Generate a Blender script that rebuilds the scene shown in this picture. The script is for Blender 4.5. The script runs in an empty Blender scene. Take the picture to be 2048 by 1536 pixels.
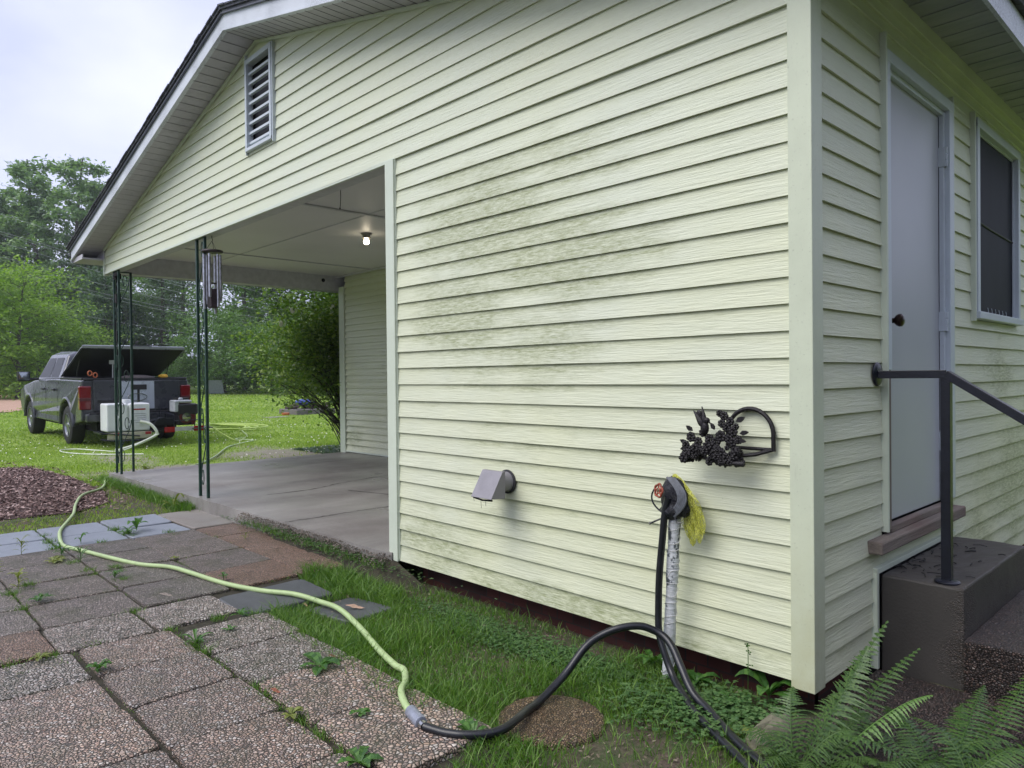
import bpy, bmesh, math, random
import numpy as np
from mathutils import Vector, Matrix
random.seed(7); RNG=np.random.default_rng(11)
S=bpy.context.scene; COL=S.collection
# ---------------------------------------------------------------- camera
CP=Vector((1.2433,-2.6311,1.1563)); YAW,PITCH,ROLL=-0.8101,-0.0097,-0.0104
cf=Vector((math.sin(YAW)*math.cos(PITCH),math.cos(YAW)*math.cos(PITCH),math.sin(PITCH)))
cr=Vector((math.cos(YAW),-math.sin(YAW),0)); cu=cr.cross(cf)
r2=cr*math.cos(ROLL)+cu*math.sin(ROLL); u2=-cr*math.sin(ROLL)+cu*math.cos(ROLL)
cam=bpy.data.cameras.new('camera'); co=bpy.data.objects.new('camera',cam); COL.objects.link(co)
cam.sensor_width=36; cam.lens=1446.4/2048*36; cam.clip_start=.05; cam.clip_end=3000
co.matrix_world=Matrix(((r2.x,u2.x,-cf.x,CP.x),(r2.y,u2.y,-cf.y,CP.y),(r2.z,u2.z,-cf.z,CP.z),(0,0,0,1)))
S.camera=co
# ---------------------------------------------------------------- light
SUN_EL=math.radians(52); SUN_AZ=Vector((-.25,-.95,0)).normalized()
W=bpy.data.worlds.new('World'); S.world=W; W.use_nodes=True
nt=W.node_tree; nt.nodes.clear()
def N(t,ty,**k):
    n=t.nodes.new(ty)
    for a,b in k.items():
        if a.startswith('i_'):
            n.inputs[a[2:].replace('_',' ')].default_value=b
        else: setattr(n,a,b)
    return n
sky=N(nt,'ShaderNodeTexSky'); sky.sky_type='NISHITA'; sky.sun_disc=False
sky.sun_elevation=SUN_EL; sky.sun_rotation=math.atan2(SUN_AZ.x,SUN_AZ.y); sky.dust_density=2.0
tc=N(nt,'ShaderNodeTexCoord'); mp=N(nt,'ShaderNodeMapping'); mp.inputs['Scale'].default_value=(1,1,2.2)
ns=N(nt,'ShaderNodeTexNoise'); ns.inputs['Scale'].default_value=2.6; ns.inputs['Detail'].default_value=6; ns.inputs['Roughness'].default_value=.5
cl=N(nt,'ShaderNodeValToRGB')
cl.color_ramp.elements[0].position=.36; cl.color_ramp.elements[0].color=(5.5,5.85,8.3,1)
cl.color_ramp.elements[1].position=.66; cl.color_ramp.elements[1].color=(7.9,8.1,10.3,1)
mx=N(nt,'ShaderNodeMixRGB'); mx.inputs[0].default_value=.86
bg=N(nt,'ShaderNodeBackground'); bg.inputs['Strength'].default_value=.070
wo=N(nt,'ShaderNodeOutputWorld'); L=nt.links.new
L(tc.outputs['Generated'],mp.inputs[0]); L(mp.outputs[0],ns.inputs['Vector']); L(ns.outputs['Fac'],cl.inputs[0])
L(sky.outputs[0],mx.inputs[1]); L(cl.outputs[0],mx.inputs[2]); L(mx.outputs[0],bg.inputs[0]); L(bg.outputs[0],wo.inputs[0])
sl=bpy.data.lights.new('sun','SUN'); sl.energy=1.35; sl.angle=math.radians(42); sl.color=(1,.97,.9)
so=bpy.data.objects.new('sun',sl); COL.objects.link(so)
sd=Vector((SUN_AZ.x*math.cos(SUN_EL),SUN_AZ.y*math.cos(SUN_EL),math.sin(SUN_EL)))
so.rotation_euler=sd.to_track_quat('Z','Y').to_euler()
S.view_settings.view_transform='Standard'; S.view_settings.look='None'; S.view_settings.gamma=1
S.view_settings.exposure=1.05
# ---------------------------------------------------------------- mesh helpers
POS={}
def link(o,parent=None):
    COL.objects.link(o)
    if parent is not None: o.parent=parent
    return o
def tag(o,label=None,cat=None,group=None,kind=None):
    if label:o['label']=label
    if cat:o['category']=cat
    if group:o['group']=group
    if kind:o['kind']=kind
    return o
def thing(name,loc,label,cat,group=None):
    o=bpy.data.objects.new(name,None); o.empty_display_size=.1; link(o); o.location=loc; POS[o.name]=Vector(loc)
    return tag(o,label,cat,group)
class MB:
    def __init__(s): s.v=[];s.f=[];s.m=[]
    def add(s,vs,fs,mi=0):
        b=len(s.v); s.v+=[tuple(v) for v in vs]; s.f+=[tuple(i+b for i in f) for f in fs]; s.m+=[mi]*len(fs); return s
    def box(s,x0,x1,y0,y1,z0,z1,mi=0):
        return s.add([(x0,y0,z0),(x1,y0,z0),(x1,y1,z0),(x0,y1,z0),(x0,y0,z1),(x1,y0,z1),(x1,y1,z1),(x0,y1,z1)],
          [(0,3,2,1),(4,5,6,7),(0,1,5,4),(1,2,6,5),(2,3,7,6),(3,0,4,7)],mi)
    def obox(s,c,ux,uy,uz,mi=0):
        c,ux,uy,uz=map(Vector,(c,ux,uy,uz)); vs=[c+ux*a+uy*b+uz*d for d in(-1,1) for a,b in((-1,-1),(1,-1),(1,1),(-1,1))]
        return s.add(vs,[(0,3,2,1),(4,5,6,7),(0,1,5,4),(1,2,6,5),(2,3,7,6),(3,0,4,7)],mi)
    def quad(s,a,b,c,d,mi=0): return s.add([a,b,c,d],[(0,1,2,3)],mi)
    def prism(s,poly,axis,a,b,mi=0):
        # poly 2d list; axis 'y': (x,z) swept along y; 'x': (y,z); 'z': (x,y)
        def P(p,t):
            return {'y':(p[0],t,p[1]),'x':(t,p[0],p[1]),'z':(p[0],p[1],t)}[axis]
        n=len(poly); vs=[P(p,a) for p in poly]+[P(p,b) for p in poly]
        fs=[tuple(range(n))[::-1],tuple(range(n,2*n))]+[(i,(i+1)%n,n+(i+1)%n,n+i) for i in range(n)]
        return s.add(vs,fs,mi)
    def tube(s,pts,r,n=8,mi=0,cap=True):
        pts=[Vector(p) for p in pts]; rs=r if isinstance(r,(list,tuple)) else [r]*len(pts)
        t0=(pts[1]-pts[0]).normalized(); up=Vector((0,0,1)) if abs(t0.z)<.9 else Vector((1,0,0))
        u=t0.cross(up).normalized(); b=len(s.v)
        for i,p in enumerate(pts):
            if i==0:t=t0
            elif i==len(pts)-1:t=(pts[-1]-pts[-2]).normalized()
            else:t=((pts[i+1]-p).normalized()+(p-pts[i-1]).normalized()).normalized()
            u=(u-t*u.dot(t)); u=u.normalized() if u.length>1e-6 else t.orthogonal().normalized()
            w=t.cross(u)
            for k in range(n):
                a=2*math.pi*k/n; s.v.append(tuple(p+(u*math.cos(a)+w*math.sin(a))*rs[i]))
        for i in range(len(pts)-1):
            for k in range(n):
                s.f.append((b+i*n+k,b+i*n+(k+1)%n,b+(i+1)*n+(k+1)%n,b+(i+1)*n+k)); s.m.append(mi)
        if cap:
            s.f.append(tuple(b+k for k in range(n))[::-1]); s.m.append(mi)
            s.f.append(tuple(b+(len(pts)-1)*n+k for k in range(n))); s.m.append(mi)
        return s
    def lathe(s,prof,c,ax=(0,0,1),n=20,mi=0):
        c=Vector(c); ax=Vector(ax).normalized(); u=ax.orthogonal().normalized(); w=ax.cross(u); b=len(s.v)
        for r,h in prof:
            for k in range(n):
                a=2*math.pi*k/n; s.v.append(tuple(c+ax*h+(u*math.cos(a)+w*math.sin(a))*max(r,1e-4)))
        for i in range(len(prof)-1):
            for k in range(n):
                s.f.append((b+i*n+k,b+i*n+(k+1)%n,b+(i+1)*n+(k+1)%n,b+(i+1)*n+k)); s.m.append(mi)
        return s
    def blob(s,c,r,mi=0,nz=.0,n=10,m=6):
        c=Vector(c); r=Vector(r) if not isinstance(r,(int,float)) else Vector((r,r,r)); b=len(s.v)
        for i in range(m+1):
            th=math.pi*i/m
            for k in range(n):
                a=2*math.pi*k/n; q=1+nz*(random.random()-.5) if 0<i<m else 1
                s.v.append((c.x+r.x*math.sin(th)*math.cos(a)*q,c.y+r.y*math.sin(th)*math.sin(a)*q,c.z+r.z*math.cos(th)*q))
        for i in range(m):
            for k in range(n): s.f.append((b+i*n+k,b+(i+1)*n+k,b+(i+1)*n+(k+1)%n,b+i*n+(k+1)%n)); s.m.append(mi)
        return s
    def build(s,name,mats,parent=None,smooth=False,bevel=0,seg=2):
        if not isinstance(mats,(list,tuple)): mats=[mats]
        off=POS.get(parent.name,Vector()) if parent is not None else Vector()
        me=bpy.data.meshes.new(name); me.from_pydata([(v[0]-off.x,v[1]-off.y,v[2]-off.z) for v in s.v],[],s.f)
        for m in mats: me.materials.append(m)
        me.polygons.foreach_set('material_index',s.m)
        bm=bmesh.new(); bm.from_mesh(me); bmesh.ops.remove_doubles(bm,verts=bm.verts,dist=1e-5) if smooth or bevel else None
        bmesh.ops.recalc_face_normals(bm,faces=bm.faces) if (smooth or bevel) else None
        bm.to_mesh(me); bm.free()
        o=bpy.data.objects.new(name,me); link(o,parent); POS[o.name]=off.copy()
        if smooth:
            for p in me.polygons:p.use_smooth=True
        if bevel:
            md=o.modifiers.new('b','BEVEL'); md.width=bevel; md.segments=seg; md.limit_method='ANGLE'; md.angle_limit=math.radians(35)
        if smooth:
            try: me.set_sharp_from_angle(angle=math.radians(40))
            except Exception: pass
        return o
def tris_obj(name,V,T,mat,parent=None,smooth=False):
    me=bpy.data.meshes.new(name); V=np.asarray(V,dtype=np.float32); T=np.asarray(T,dtype=np.int32); k=T.shape[1]
    me.vertices.add(len(V)); me.vertices.foreach_set('co',V.ravel()); me.loops.add(T.size); me.loops.foreach_set('vertex_index',T.ravel())
    me.polygons.add(len(T)); me.polygons.foreach_set('loop_start',np.arange(0,T.size,k,dtype=np.int32)); me.polygons.foreach_set('loop_total',np.full(len(T),k,dtype=np.int32))
    me.update(calc_edges=True); me.materials.append(mat)
    if smooth: me.polygons.foreach_set('use_smooth',np.ones(len(T),dtype=bool))
    o=bpy.data.objects.new(name,me); link(o,parent); POS[o.name]=POS.get(parent.name,Vector()).copy() if parent is not None else Vector()
    return o
def smoothpath(P,n=6):
    P=[Vector(p) for p in P]; out=[]
    for i in range(len(P)-1):
        p0=P[max(i-1,0)];p1=P[i];p2=P[i+1];p3=P[min(i+2,len(P)-1)]
        for k in range(n):
            t=k/n; out.append(.5*((2*p1)+(p2-p0)*t+(2*p0-5*p1+4*p2-p3)*t*t+(3*p1-p0-3*p2+p3)*t**3))
    out.append(P[-1]); return out
# ---------------------------------------------------------------- materials
class MT:
    def __init__(s,name,rough=.6,col=(.5,.5,.5),metal=0,spec=.5):
        s.m=bpy.data.materials.new(name); s.m.use_nodes=True; s.t=s.m.node_tree; s.b=s.t.nodes['Principled BSDF']
        s.b.inputs['Roughness'].default_value=rough; s.b.inputs['Base Color'].default_value=(*col,1); s.b.inputs['Metallic'].default_value=metal
        s.b.inputs['Specular IOR Level'].default_value=spec; s._c=None
    def co(s,scale=(1,1,1),kind='Object'):
        if s._c is None: s._c=s.t.nodes.new('ShaderNodeTexCoord')
        if scale==(1,1,1): return s._c.outputs[kind]
        m=s.t.nodes.new('ShaderNodeMapping'); m.inputs['Scale'].default_value=scale; s.t.links.new(s._c.outputs[kind],m.inputs[0]); return m.outputs[0]
    def noise(s,sc,det=4,ro=.55,vec=(1,1,1),dist=0):
        n=s.t.nodes.new('ShaderNodeTexNoise'); n.inputs['Scale'].default_value=sc; n.inputs['Detail'].default_value=det; n.inputs['Roughness'].default_value=ro; n.inputs['Distortion'].default_value=dist
        s.t.links.new(s.co(vec) if isinstance(vec,tuple) else vec,n.inputs['Vector']); return n.outputs['Fac']
    def vor(s,sc,feat='F1',vec=(1,1,1),rnd=1):
        n=s.t.nodes.new('ShaderNodeTexVoronoi'); n.feature=feat; n.inputs['Scale'].default_value=sc; n.inputs['Randomness'].default_value=rnd
        s.t.links.new(s.co(vec) if isinstance(vec,tuple) else vec,n.inputs['Vector']); return n
    def ramp(s,fac,stops,interp='LINEAR'):
        n=s.t.nodes.new('ShaderNodeValToRGB'); n.color_ramp.interpolation=interp; e=n.color_ramp.elements
        while len(e)<len(stops): e.new(.5)
        for i,(p,c) in enumerate(stops):
            e[i].position=p; e[i].color=(c,c,c,1) if isinstance(c,(int,float)) else (*c,1)
        s.t.links.new(fac,n.inputs[0]); return n.outputs[0]
    def _in(s,sock,v):
        if isinstance(v,bpy.types.NodeSocket): s.t.links.new(v,sock)
        elif isinstance(v,(int,float)):
            try: sock.default_value=v
            except Exception: sock.default_value=(v,v,v,1)
        else: sock.default_value=(*v,1)
    def mix(s,fac,a,b,mode='MIX'):
        n=s.t.nodes.new('ShaderNodeMixRGB'); n.blend_type=mode; s._in(n.inputs[0],fac); s._in(n.inputs[1],a); s._in(n.inputs[2],b); return n.outputs[0]
    def math(s,op,a,b=0,c=None,clamp=False):
        n=s.t.nodes.new('ShaderNodeMath'); n.operation=op; n.use_clamp=clamp; s._in(n.inputs[0],a); s._in(n.inputs[1],b)
        if c is not None: s._in(n.inputs[2],c)
        return n.outputs[0]
    def sep(s,vec=None):
        n=s.t.nodes.new('ShaderNodeSeparateXYZ'); s.t.links.new(vec or s.co(),n.inputs[0]); return n.outputs
    def bump(s,h,st=.3,d=.01):
        n=s.t.nodes.new('ShaderNodeBump'); n.inputs['Strength'].default_value=st; n.inputs['Distance'].default_value=d; s.t.links.new(h,n.inputs['Height'])
        if s.b.inputs['Normal'].links: s.t.links.new(s.b.inputs['Normal'].links[0].from_socket,n.inputs['Normal'])
        s.t.links.new(n.outputs[0],s.b.inputs['Normal']); return s
    def col(s,c): s._in(s.b.inputs['Base Color'],c); return s
    def rough(s,c): s._in(s.b.inputs['Roughness'],c); return s
def simple(name,c,rough=.6,metal=0,var=.12,sc=12,bump=.1,spec=.5):
    m=MT(name,rough,c,metal,spec); f=m.noise(sc,5)
    m.col(m.mix(m.ramp(f,[(.3,0.),(.7,1.)]),tuple(x*(1-var) for x in c),tuple(min(1,x*(1+var)) for x in c)))
    if bump: m.bump(m.noise(sc*6,4),bump,.004)
    return m.m
H=.1016
def band(m,x,c,w):   # soft bump 1 at c, 0 beyond w
    d=m.math('ABSOLUTE',m.math('SUBTRACT',x,c)); return m.math('SUBTRACT',1,m.math('DIVIDE',d,w),clamp=True)
def siding_mat(name,dz,algae,vert='y'):
    m=MT(name,.5,(.6,.6,.4)); X,Y,Z=m.sep()
    u=X if vert=='y' else Y
    gr=m.noise(60,5,.65,(.10,.10,1.6) ,.25)
    big=m.noise(.9,3); mid=m.noise(5,5,.6,(1,1,2.2))
    c=m.mix(m.ramp(big,[(.35,0.),(.65,1.)]),(.688,.702,.480),(.675,.700,.548))
    c=m.mix(m.math('MULTIPLY',m.ramp(mid,[(.3,1.),(.7,0.)]),.26),c,(.46,.50,.38))
    # greyer, cooler colour high up, warmer colour low down
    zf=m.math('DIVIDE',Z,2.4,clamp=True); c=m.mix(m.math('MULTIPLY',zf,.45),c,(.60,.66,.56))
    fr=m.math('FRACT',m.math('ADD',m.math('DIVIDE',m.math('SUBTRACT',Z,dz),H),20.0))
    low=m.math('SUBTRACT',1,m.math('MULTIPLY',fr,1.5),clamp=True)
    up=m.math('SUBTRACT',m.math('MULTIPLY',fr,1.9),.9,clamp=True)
    # shade under every lap, painted into the colour with an olive tint
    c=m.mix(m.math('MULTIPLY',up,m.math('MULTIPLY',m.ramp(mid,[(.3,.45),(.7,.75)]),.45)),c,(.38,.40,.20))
    # grain lines hold dirt
    c=m.mix(m.ramp(gr,[(.56,0.),(.74,.22)]),c,(.50,.52,.35))
    # algae streaks
    msk=None
    for (cu_,wu,cz,wz,k) in algae:
        g=m.math('MULTIPLY',m.math('MULTIPLY',band(m,u,cu_,wu),band(m,Z,cz,wz)),k); msk=g if msk is None else m.math('MAXIMUM',msk,g)
    n1=m.noise(5,6,.66,(.42,.42,1.5)); n2=m.noise(60,6,.8,(.22,.22,1.3))
    if msk is not None:
        t=m.math('ADD',m.math('MULTIPLY',msk,.75),m.math('MULTIPLY',n1,.9)); t=m.math('ADD',t,m.math('MULTIPLY',up,.22))
        a=m.ramp(t,[(.72,0.),(1.12,1.)])
        a=m.math('MULTIPLY',a,m.ramp(n2,[(.39,.10),(.62,1.)]))
        a=m.math('MULTIPLY',a,m.ramp(msk,[(.0,0.),(.12,1.)]))
        c=m.mix(m.math('MULTIPLY',a,.95,clamp=True),c,(.29,.32,.165))
    sp=m.vor(26,'F1',(1,1,1.2)); c=m.mix(m.ramp(sp.outputs['Distance'],[(.03,.55),(.05,0.)]),c,(.16,.17,.09))
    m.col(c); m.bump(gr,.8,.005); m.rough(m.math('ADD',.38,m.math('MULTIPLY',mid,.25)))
    return m.m
M={}
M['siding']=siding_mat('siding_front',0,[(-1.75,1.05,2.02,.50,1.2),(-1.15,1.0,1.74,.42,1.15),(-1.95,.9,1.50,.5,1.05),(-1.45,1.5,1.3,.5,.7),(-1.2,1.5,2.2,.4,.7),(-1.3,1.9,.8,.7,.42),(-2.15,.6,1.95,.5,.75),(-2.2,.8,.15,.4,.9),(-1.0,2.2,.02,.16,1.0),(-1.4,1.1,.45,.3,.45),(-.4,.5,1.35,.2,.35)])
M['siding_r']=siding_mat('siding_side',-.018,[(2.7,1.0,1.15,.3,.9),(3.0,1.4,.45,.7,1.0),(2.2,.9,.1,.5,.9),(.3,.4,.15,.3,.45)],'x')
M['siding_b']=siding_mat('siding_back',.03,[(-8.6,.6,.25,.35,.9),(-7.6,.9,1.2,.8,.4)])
def trim_mat(name,c,dirt=(.25,.27,.2),amt=.5):
    m=MT(name,.42,c); g=m.noise(40,5,.7,(1,1,.18)); n=m.noise(3,5,.6); sp=m.noise(95,3,.7)
    c1=m.mix(m.math('MULTIPLY',m.ramp(n,[(.4,0.),(.75,1.)]),amt),c,tuple(x*.72 for x in c))
    c1=m.mix(m.ramp(sp,[(.62,0.),(.74,amt)]),c1,dirt)
    c1=m.mix(m.ramp(g,[(.62,0.),(.78,amt*.6)]),c1,dirt); 
    if name=='corner_post_vinyl':
        zz=m.sep()[2]; f=m.math('SUBTRACT',1,m.math('DIVIDE',m.math('ADD',zz,.02),.75),clamp=True); f=m.math('MULTIPLY',f,m.ramp(m.noise(5,5,.7),[(.3,.25),(.65,1.)])); c1=m.mix(m.math('MULTIPLY',f,.75),c1,(.42,.41,.22))
    m.col(c1); m.bump(g,.3,.002); return m.m
M['post']=trim_mat('corner_post_vinyl',(.60,.65,.50))
M['trim']=trim_mat('cream_trim_vinyl',(.60,.66,.55),amt=.3)
M['white']=trim_mat('white_painted_trim',(.55,.61,.66),(.16,.16,.14),.35)
m=MT('fascia_metal',.45,(.7,.73,.78)); n=m.noise(140,3,.8); n2=m.noise(2.2,4)
f=m.math('MULTIPLY',m.ramp(n,[(.46,0.),(.56,1.)]),m.ramp(n2,[(.40,.22),(.60,.9)])); m.col(m.mix(f,(.66,.70,.76),(.17,.19,.22))); M['fascia']=m.m
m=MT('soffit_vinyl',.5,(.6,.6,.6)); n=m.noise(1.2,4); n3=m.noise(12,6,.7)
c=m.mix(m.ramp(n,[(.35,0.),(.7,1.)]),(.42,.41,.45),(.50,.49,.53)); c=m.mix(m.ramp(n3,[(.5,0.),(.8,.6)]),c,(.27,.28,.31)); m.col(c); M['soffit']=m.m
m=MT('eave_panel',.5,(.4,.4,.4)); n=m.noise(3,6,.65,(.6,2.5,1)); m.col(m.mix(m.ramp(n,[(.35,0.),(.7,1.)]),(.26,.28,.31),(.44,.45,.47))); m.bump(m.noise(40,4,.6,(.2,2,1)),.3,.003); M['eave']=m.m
m=MT('shingles',.95,(.05,.05,.06)); n=m.noise(160,3); br=m.t.nodes.new('ShaderNodeTexBrick'); br.inputs['Scale'].default_value=3; br.inputs['Mortar Size'].default_value=.02
br.inputs['Color1'].default_value=(.06,.065,.085,1); br.inputs['Color2'].default_value=(.09,.095,.115,1); br.inputs['Mortar'].default_value=(.02,.02,.02,1); m.t.links.new(m.co(),br.inputs['Vector'])
m.col(m.mix(m.ramp(n,[(.35,0.),(.7,.6)]),br.outputs[0],(.14,.15,.17))); m.bump(n,.6,.004); M['shingle']=m.m
m=MT('door_paint',.38,(.5,.53,.6)); n=m.noise(1.6,3); n2=m.noise(30,4); vs=m.vor(9)
c=m.mix(m.ramp(n,[(.3,0.),(.7,1.)]),(.40,.425,.465),(.46,.48,.52)); c=m.mix(m.ramp(vs.outputs['Distance'],[(.018,.6),(.03,0.)]),c,(.1,.1,.1)); m.col(c); m.bump(n2,.06,.002); M['door']=m.m
m=MT('ceiling_gloss_paint',.5,(.3,.3,.28)); n=m.noise(.8,4); m.col(m.mix(m.ramp(n,[(.3,0.),(.7,1.)]),(.62,.62,.61),(.70,.70,.69))); m.bump(m.noise(50,3),.05,.002); M['ceil']=m.m
M['ceiltrim']=simple('ceiling_batten_paint',(.50,.51,.52),.5,bump=.05)
m=MT('weathered_wood',.85,(.2,.15,.12)); g=m.noise(30,6,.7,(.6,.08,1.6),.4); n=m.noise(3,4)
c=m.mix(m.ramp(g,[(.3,0.),(.7,1.)]),(.10,.08,.065),(.26,.22,.19)); c=m.mix(m.ramp(n,[(.45,0.),(.7,.5)]),c,(.17,.09,.075)); m.col(c); m.bump(g,.8,.006); M['wood']=m.m
m=MT('rotten_jamb_wood',.9,(.2,.15,.12)); g=m.noise(22,6,.7,(1.5,1.5,.12)); m.col(m.mix(m.ramp(g,[(.3,0.),(.7,1.)]),(.07,.05,.04),(.26,.22,.18))); m.bump(g,.8,.006); M['rot']=m.m
M['blackiron']=simple('black_painted_iron',(.008,.009,.017),.32,.0,.3,30,.25)
M['greeniron']=simple('green_painted_iron',(.012,.045,.032),.45,.0,.35,20,.25)
M['darkrubber']=simple('black_rubber',(.011,.012,.016),.34,0,.3,25,.12)
M['dark']=simple('dark_void',(.006,.006,.008),.9,bump=0)
m=MT('brick_foundation',.9,(.1,.03,.02)); br=m.t.nodes.new('ShaderNodeTexBrick'); br.inputs['Scale'].default_value=4.5; br.inputs['Color1'].default_value=(.07,.015,.012,1); br.inputs['Color2'].default_value=(.02,.006,.005,1); br.inputs['Mortar'].default_value=(.02,.016,.015,1); br.inputs['Mortar Size'].default_value=.015
mp2=m.t.nodes.new('ShaderNodeMapping'); mp2.inputs['Rotation'].default_value=(math.pi/2,0,0); m.t.links.new(m.co(),mp2.inputs[0]); m.t.links.new(mp2.outputs[0],br.inputs['Vector']); m.col(br.outputs[0]); M['brick']=m.m
def conc(name,a,b,wet=.0,stain=(.1,.08,.06),streak=(.35,1.6,1)):
    m=MT(name,.6,a); n=m.noise(1.3,6,.6,streak,.6); n2=m.noise(55,4,.7); n3=m.noise(.7,4,.5,(1,1,1)); n4=m.noise(3.3,6,.7,(.5,1.8,1),1.2)
    c=m.mix(m.ramp(n,[(.3,0.),(.7,1.)]),a,b); c=m.mix(m.ramp(n3,[(.42,0.),(.68,.55)]),c,stain); c=m.mix(m.ramp(n4,[(.5,0.),(.72,.35)]),c,tuple(x*1.7 for x in a))
    c=m.mix(m.ramp(n2,[(.3,.28),(.55,0.)]),c,tuple(x*.5 for x in a)); m.col(c); m.bump(n2,.4,.004); m.bump(n4,.25,.01)
    m.rough(m.ramp(n3,[(.3,.20+.3*(1-wet)),(.7,.65)])); return m.m
M['slab']=conc('carport_concrete',(.175,.166,.158),(.37,.35,.33),1.,(.12,.10,.09),(1.5,.45,1))
M['slab_pale']=conc('pale_concrete',(.20,.19,.17),(.30,.28,.26),.3,(.17,.12,.10),(1.6,.4,1))
M['blue']=conc('blue_grey_paver',(.20,.225,.27),(.30,.325,.38),.8,(.12,.13,.15),(1,1,1))
M['slate']=conc('dark_slate',(.07,.075,.08),(.13,.14,.15),.7,(.03,.03,.028),(1,1,1))
M['stepc']=conc('step_concrete',(.06,.056,.05),(.105,.095,.085),.4,(.035,.033,.03),(1,1,1))
def pebble(name,sc,stops,gap=(.075,.064,.056),gw=.17,tint=None,wet=.5,moss=0):
    m=MT(name,.5,(.3,.25,.2)); wv=m.noise(30,2); 
    v1=m.vor(sc,'F1'); ve=m.vor(sc,'DISTANCE_TO_EDGE')
    rc=m.t.nodes.new('ShaderNodeSeparateColor'); m.t.links.new(v1.outputs['Color'],rc.inputs[0])
    c=m.ramp(rc.outputs[0],stops,'CONSTANT'); n=m.noise(2.2,4)
    oi=m.t.nodes.new('ShaderNodeObjectInfo')
    c=m.mix(.30,c,(.42,.33,.27)) if name not in ('pebble_step_dark','pebble_round_stone') else c; c=m.mix(m.ramp(m.noise(140,3),[(.3,.0),(.8,.3)]),c,(.2,.17,.15)); 
    c=m.mix(1,c,m.ramp(oi.outputs['Random'],[(0.,(.72,.72,.74)),(.35,(1.02,.95,.9)),(.7,(.86,.8,.78)),(1.,(1.1,1.05,1.03))]),'MULTIPLY')
    c=m.mix(m.ramp(n,[(.35,.0),(.75,.45)]),c,tint or (.24,.19,.16))
    e=m.ramp(ve.outputs['Distance'],[(gw*.3,0.),(gw,1.)]); c=m.mix(e,gap,c)
    if moss: c=m.mix(m.math('MULTIPLY',m.ramp(m.noise(4.5,5,.7),[(.48,0.),(.66,1.)]),moss),c,(.06,.075,.02))
    m.col(c); hb=m.ramp(ve.outputs['Distance'],[(0.,0.),(.12,.6),(.28,.92),(.5,1.)]); m.bump(hb,.9,.008); m.rough(m.ramp(n,[(.3,.26),(.7,.52)])); return m.m
TAN=[(0.,(0.62,0.51,0.42)),(.14,(0.35,0.27,0.23)),(.3,(0.78,0.66,0.57)),(.44,(0.46,0.35,0.30)),(.56,(0.80,0.80,0.77)),(.68,(0.57,0.41,0.34)),(.8,(0.26,0.23,0.22)),(.9,(0.68,0.49,0.38))]
GRY=[(0.,(0.59,0.55,0.51)),(.15,(0.27,0.26,0.24)),(.3,(0.80,0.80,0.76)),(.45,(0.41,0.36,0.34)),(.6,(0.80,0.80,0.80)),(.72,(0.51,0.46,0.43)),(.85,(0.20,0.19,0.19)),(.93,(0.65,0.54,0.47))]
RED=[(0.,(0.49,0.28,0.19)),(.2,(0.32,0.18,0.12)),(.4,(0.59,0.39,0.28)),(.6,(0.27,0.18,0.14)),(.75,(0.68,0.49,0.36)),(.9,(0.36,0.20,0.15))]
DRK=[(0.,(.34,.31,.30)),(.2,(.17,.155,.15)),(.45,(.50,.46,.43)),(.6,(.20,.18,.17)),(.8,(.62,.58,.55)),(.93,(.12,.115,.11))]
M['peb_tan']=pebble('pebble_paver_tan',84,TAN,moss=.25)
M['peb_grey']=pebble('pebble_paver_grey',74,GRY,gap=(.045,.045,.035),moss=.3)
M['peb_big']=pebble('pebble_paver_coarse',66,TAN,moss=.35)
M['peb_fine']=pebble('pebble_paver_fine',92,DRK,gap=(.06,.055,.05),moss=.55)
M['peb_red']=pebble('pebble_paver_reddish',98,RED,gap=(.06,.04,.03),moss=.2,tint=(.22,.15,.11))
M['peb_round']=pebble('pebble_round_stone',120,[(0.,(.30,.20,.11)),(.2,(.17,.10,.06)),(.45,(.38,.27,.15)),(.7,(.13,.09,.06)),(.85,(.46,.36,.24))],gap=(.03,.02,.012),moss=.2,tint=(.14,.09,.05))
M['peb_dark']=pebble('pebble_step_dark',110,[(0.,(.09,.065,.055)),(.3,(.035,.03,.028)),(.55,(.14,.095,.08)),(.8,(.06,.045,.04)),(.93,(.2,.16,.14))],gap=(.012,.010,.009),moss=.0,tint=(.05,.04,.035))
def leafmat(name,c1,c2,trans=.35,rough=.5,vein=None):
    m=MT(name,rough,c1); g=m.t.nodes.new('ShaderNodeNewGeometry'); n=m.noise(1.1,3)
    oi=m.t.nodes.new('ShaderNodeObjectInfo')
    f=m.math('ADD',m.math('MULTIPLY',g.outputs['Random Per Island'],.6),m.math('MULTIPLY',n,.45)); f=m.math('ADD',f,m.math('MULTIPLY',oi.outputs['Random'],.12))
    c=m.ramp(f,[(.15,tuple(x*.62 for x in c1)),(.45,c1),(.85,c2)]); m.col(c)
    tr=m.t.nodes.new('ShaderNodeBsdfTranslucent'); m.t.links.new(m.mix(1,c,(1.15,1.35,.55),'MULTIPLY'),tr.inputs[0])
    ms=m.t.nodes.new('ShaderNodeMixShader'); ms.inputs[0].default_value=trans; out=m.t.nodes['Material Output']
    m.t.links.new(m.b.outputs[0],ms.inputs[1]); m.t.links.new(tr.outputs[0],ms.inputs[2]); m.t.links.new(ms.outputs[0],out.inputs[0]); return m.m
M['grass']=leafmat('grass_near',(.075,.18,.022),(.17,.29,.045),.35,.5)
M['lawn']=leafmat('lawn_far',(.22,.335,.06),(.37,.47,.095),.4,.6)
M['clover']=leafmat('clover_leaf',(.055,.135,.038),(.11,.20,.06),.3)
M['weed']=leafmat('weed_leaf',(.045,.13,.022),(.10,.22,.04),.3,.4)
M['weedy']=leafmat('weed_yellow',(.16,.20,.04),(.27,.30,.07),.3,.5)
M['fern']=leafmat('fern_frond',(.042,.100,.022),(.095,.17,.036),.3,.45)
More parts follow.
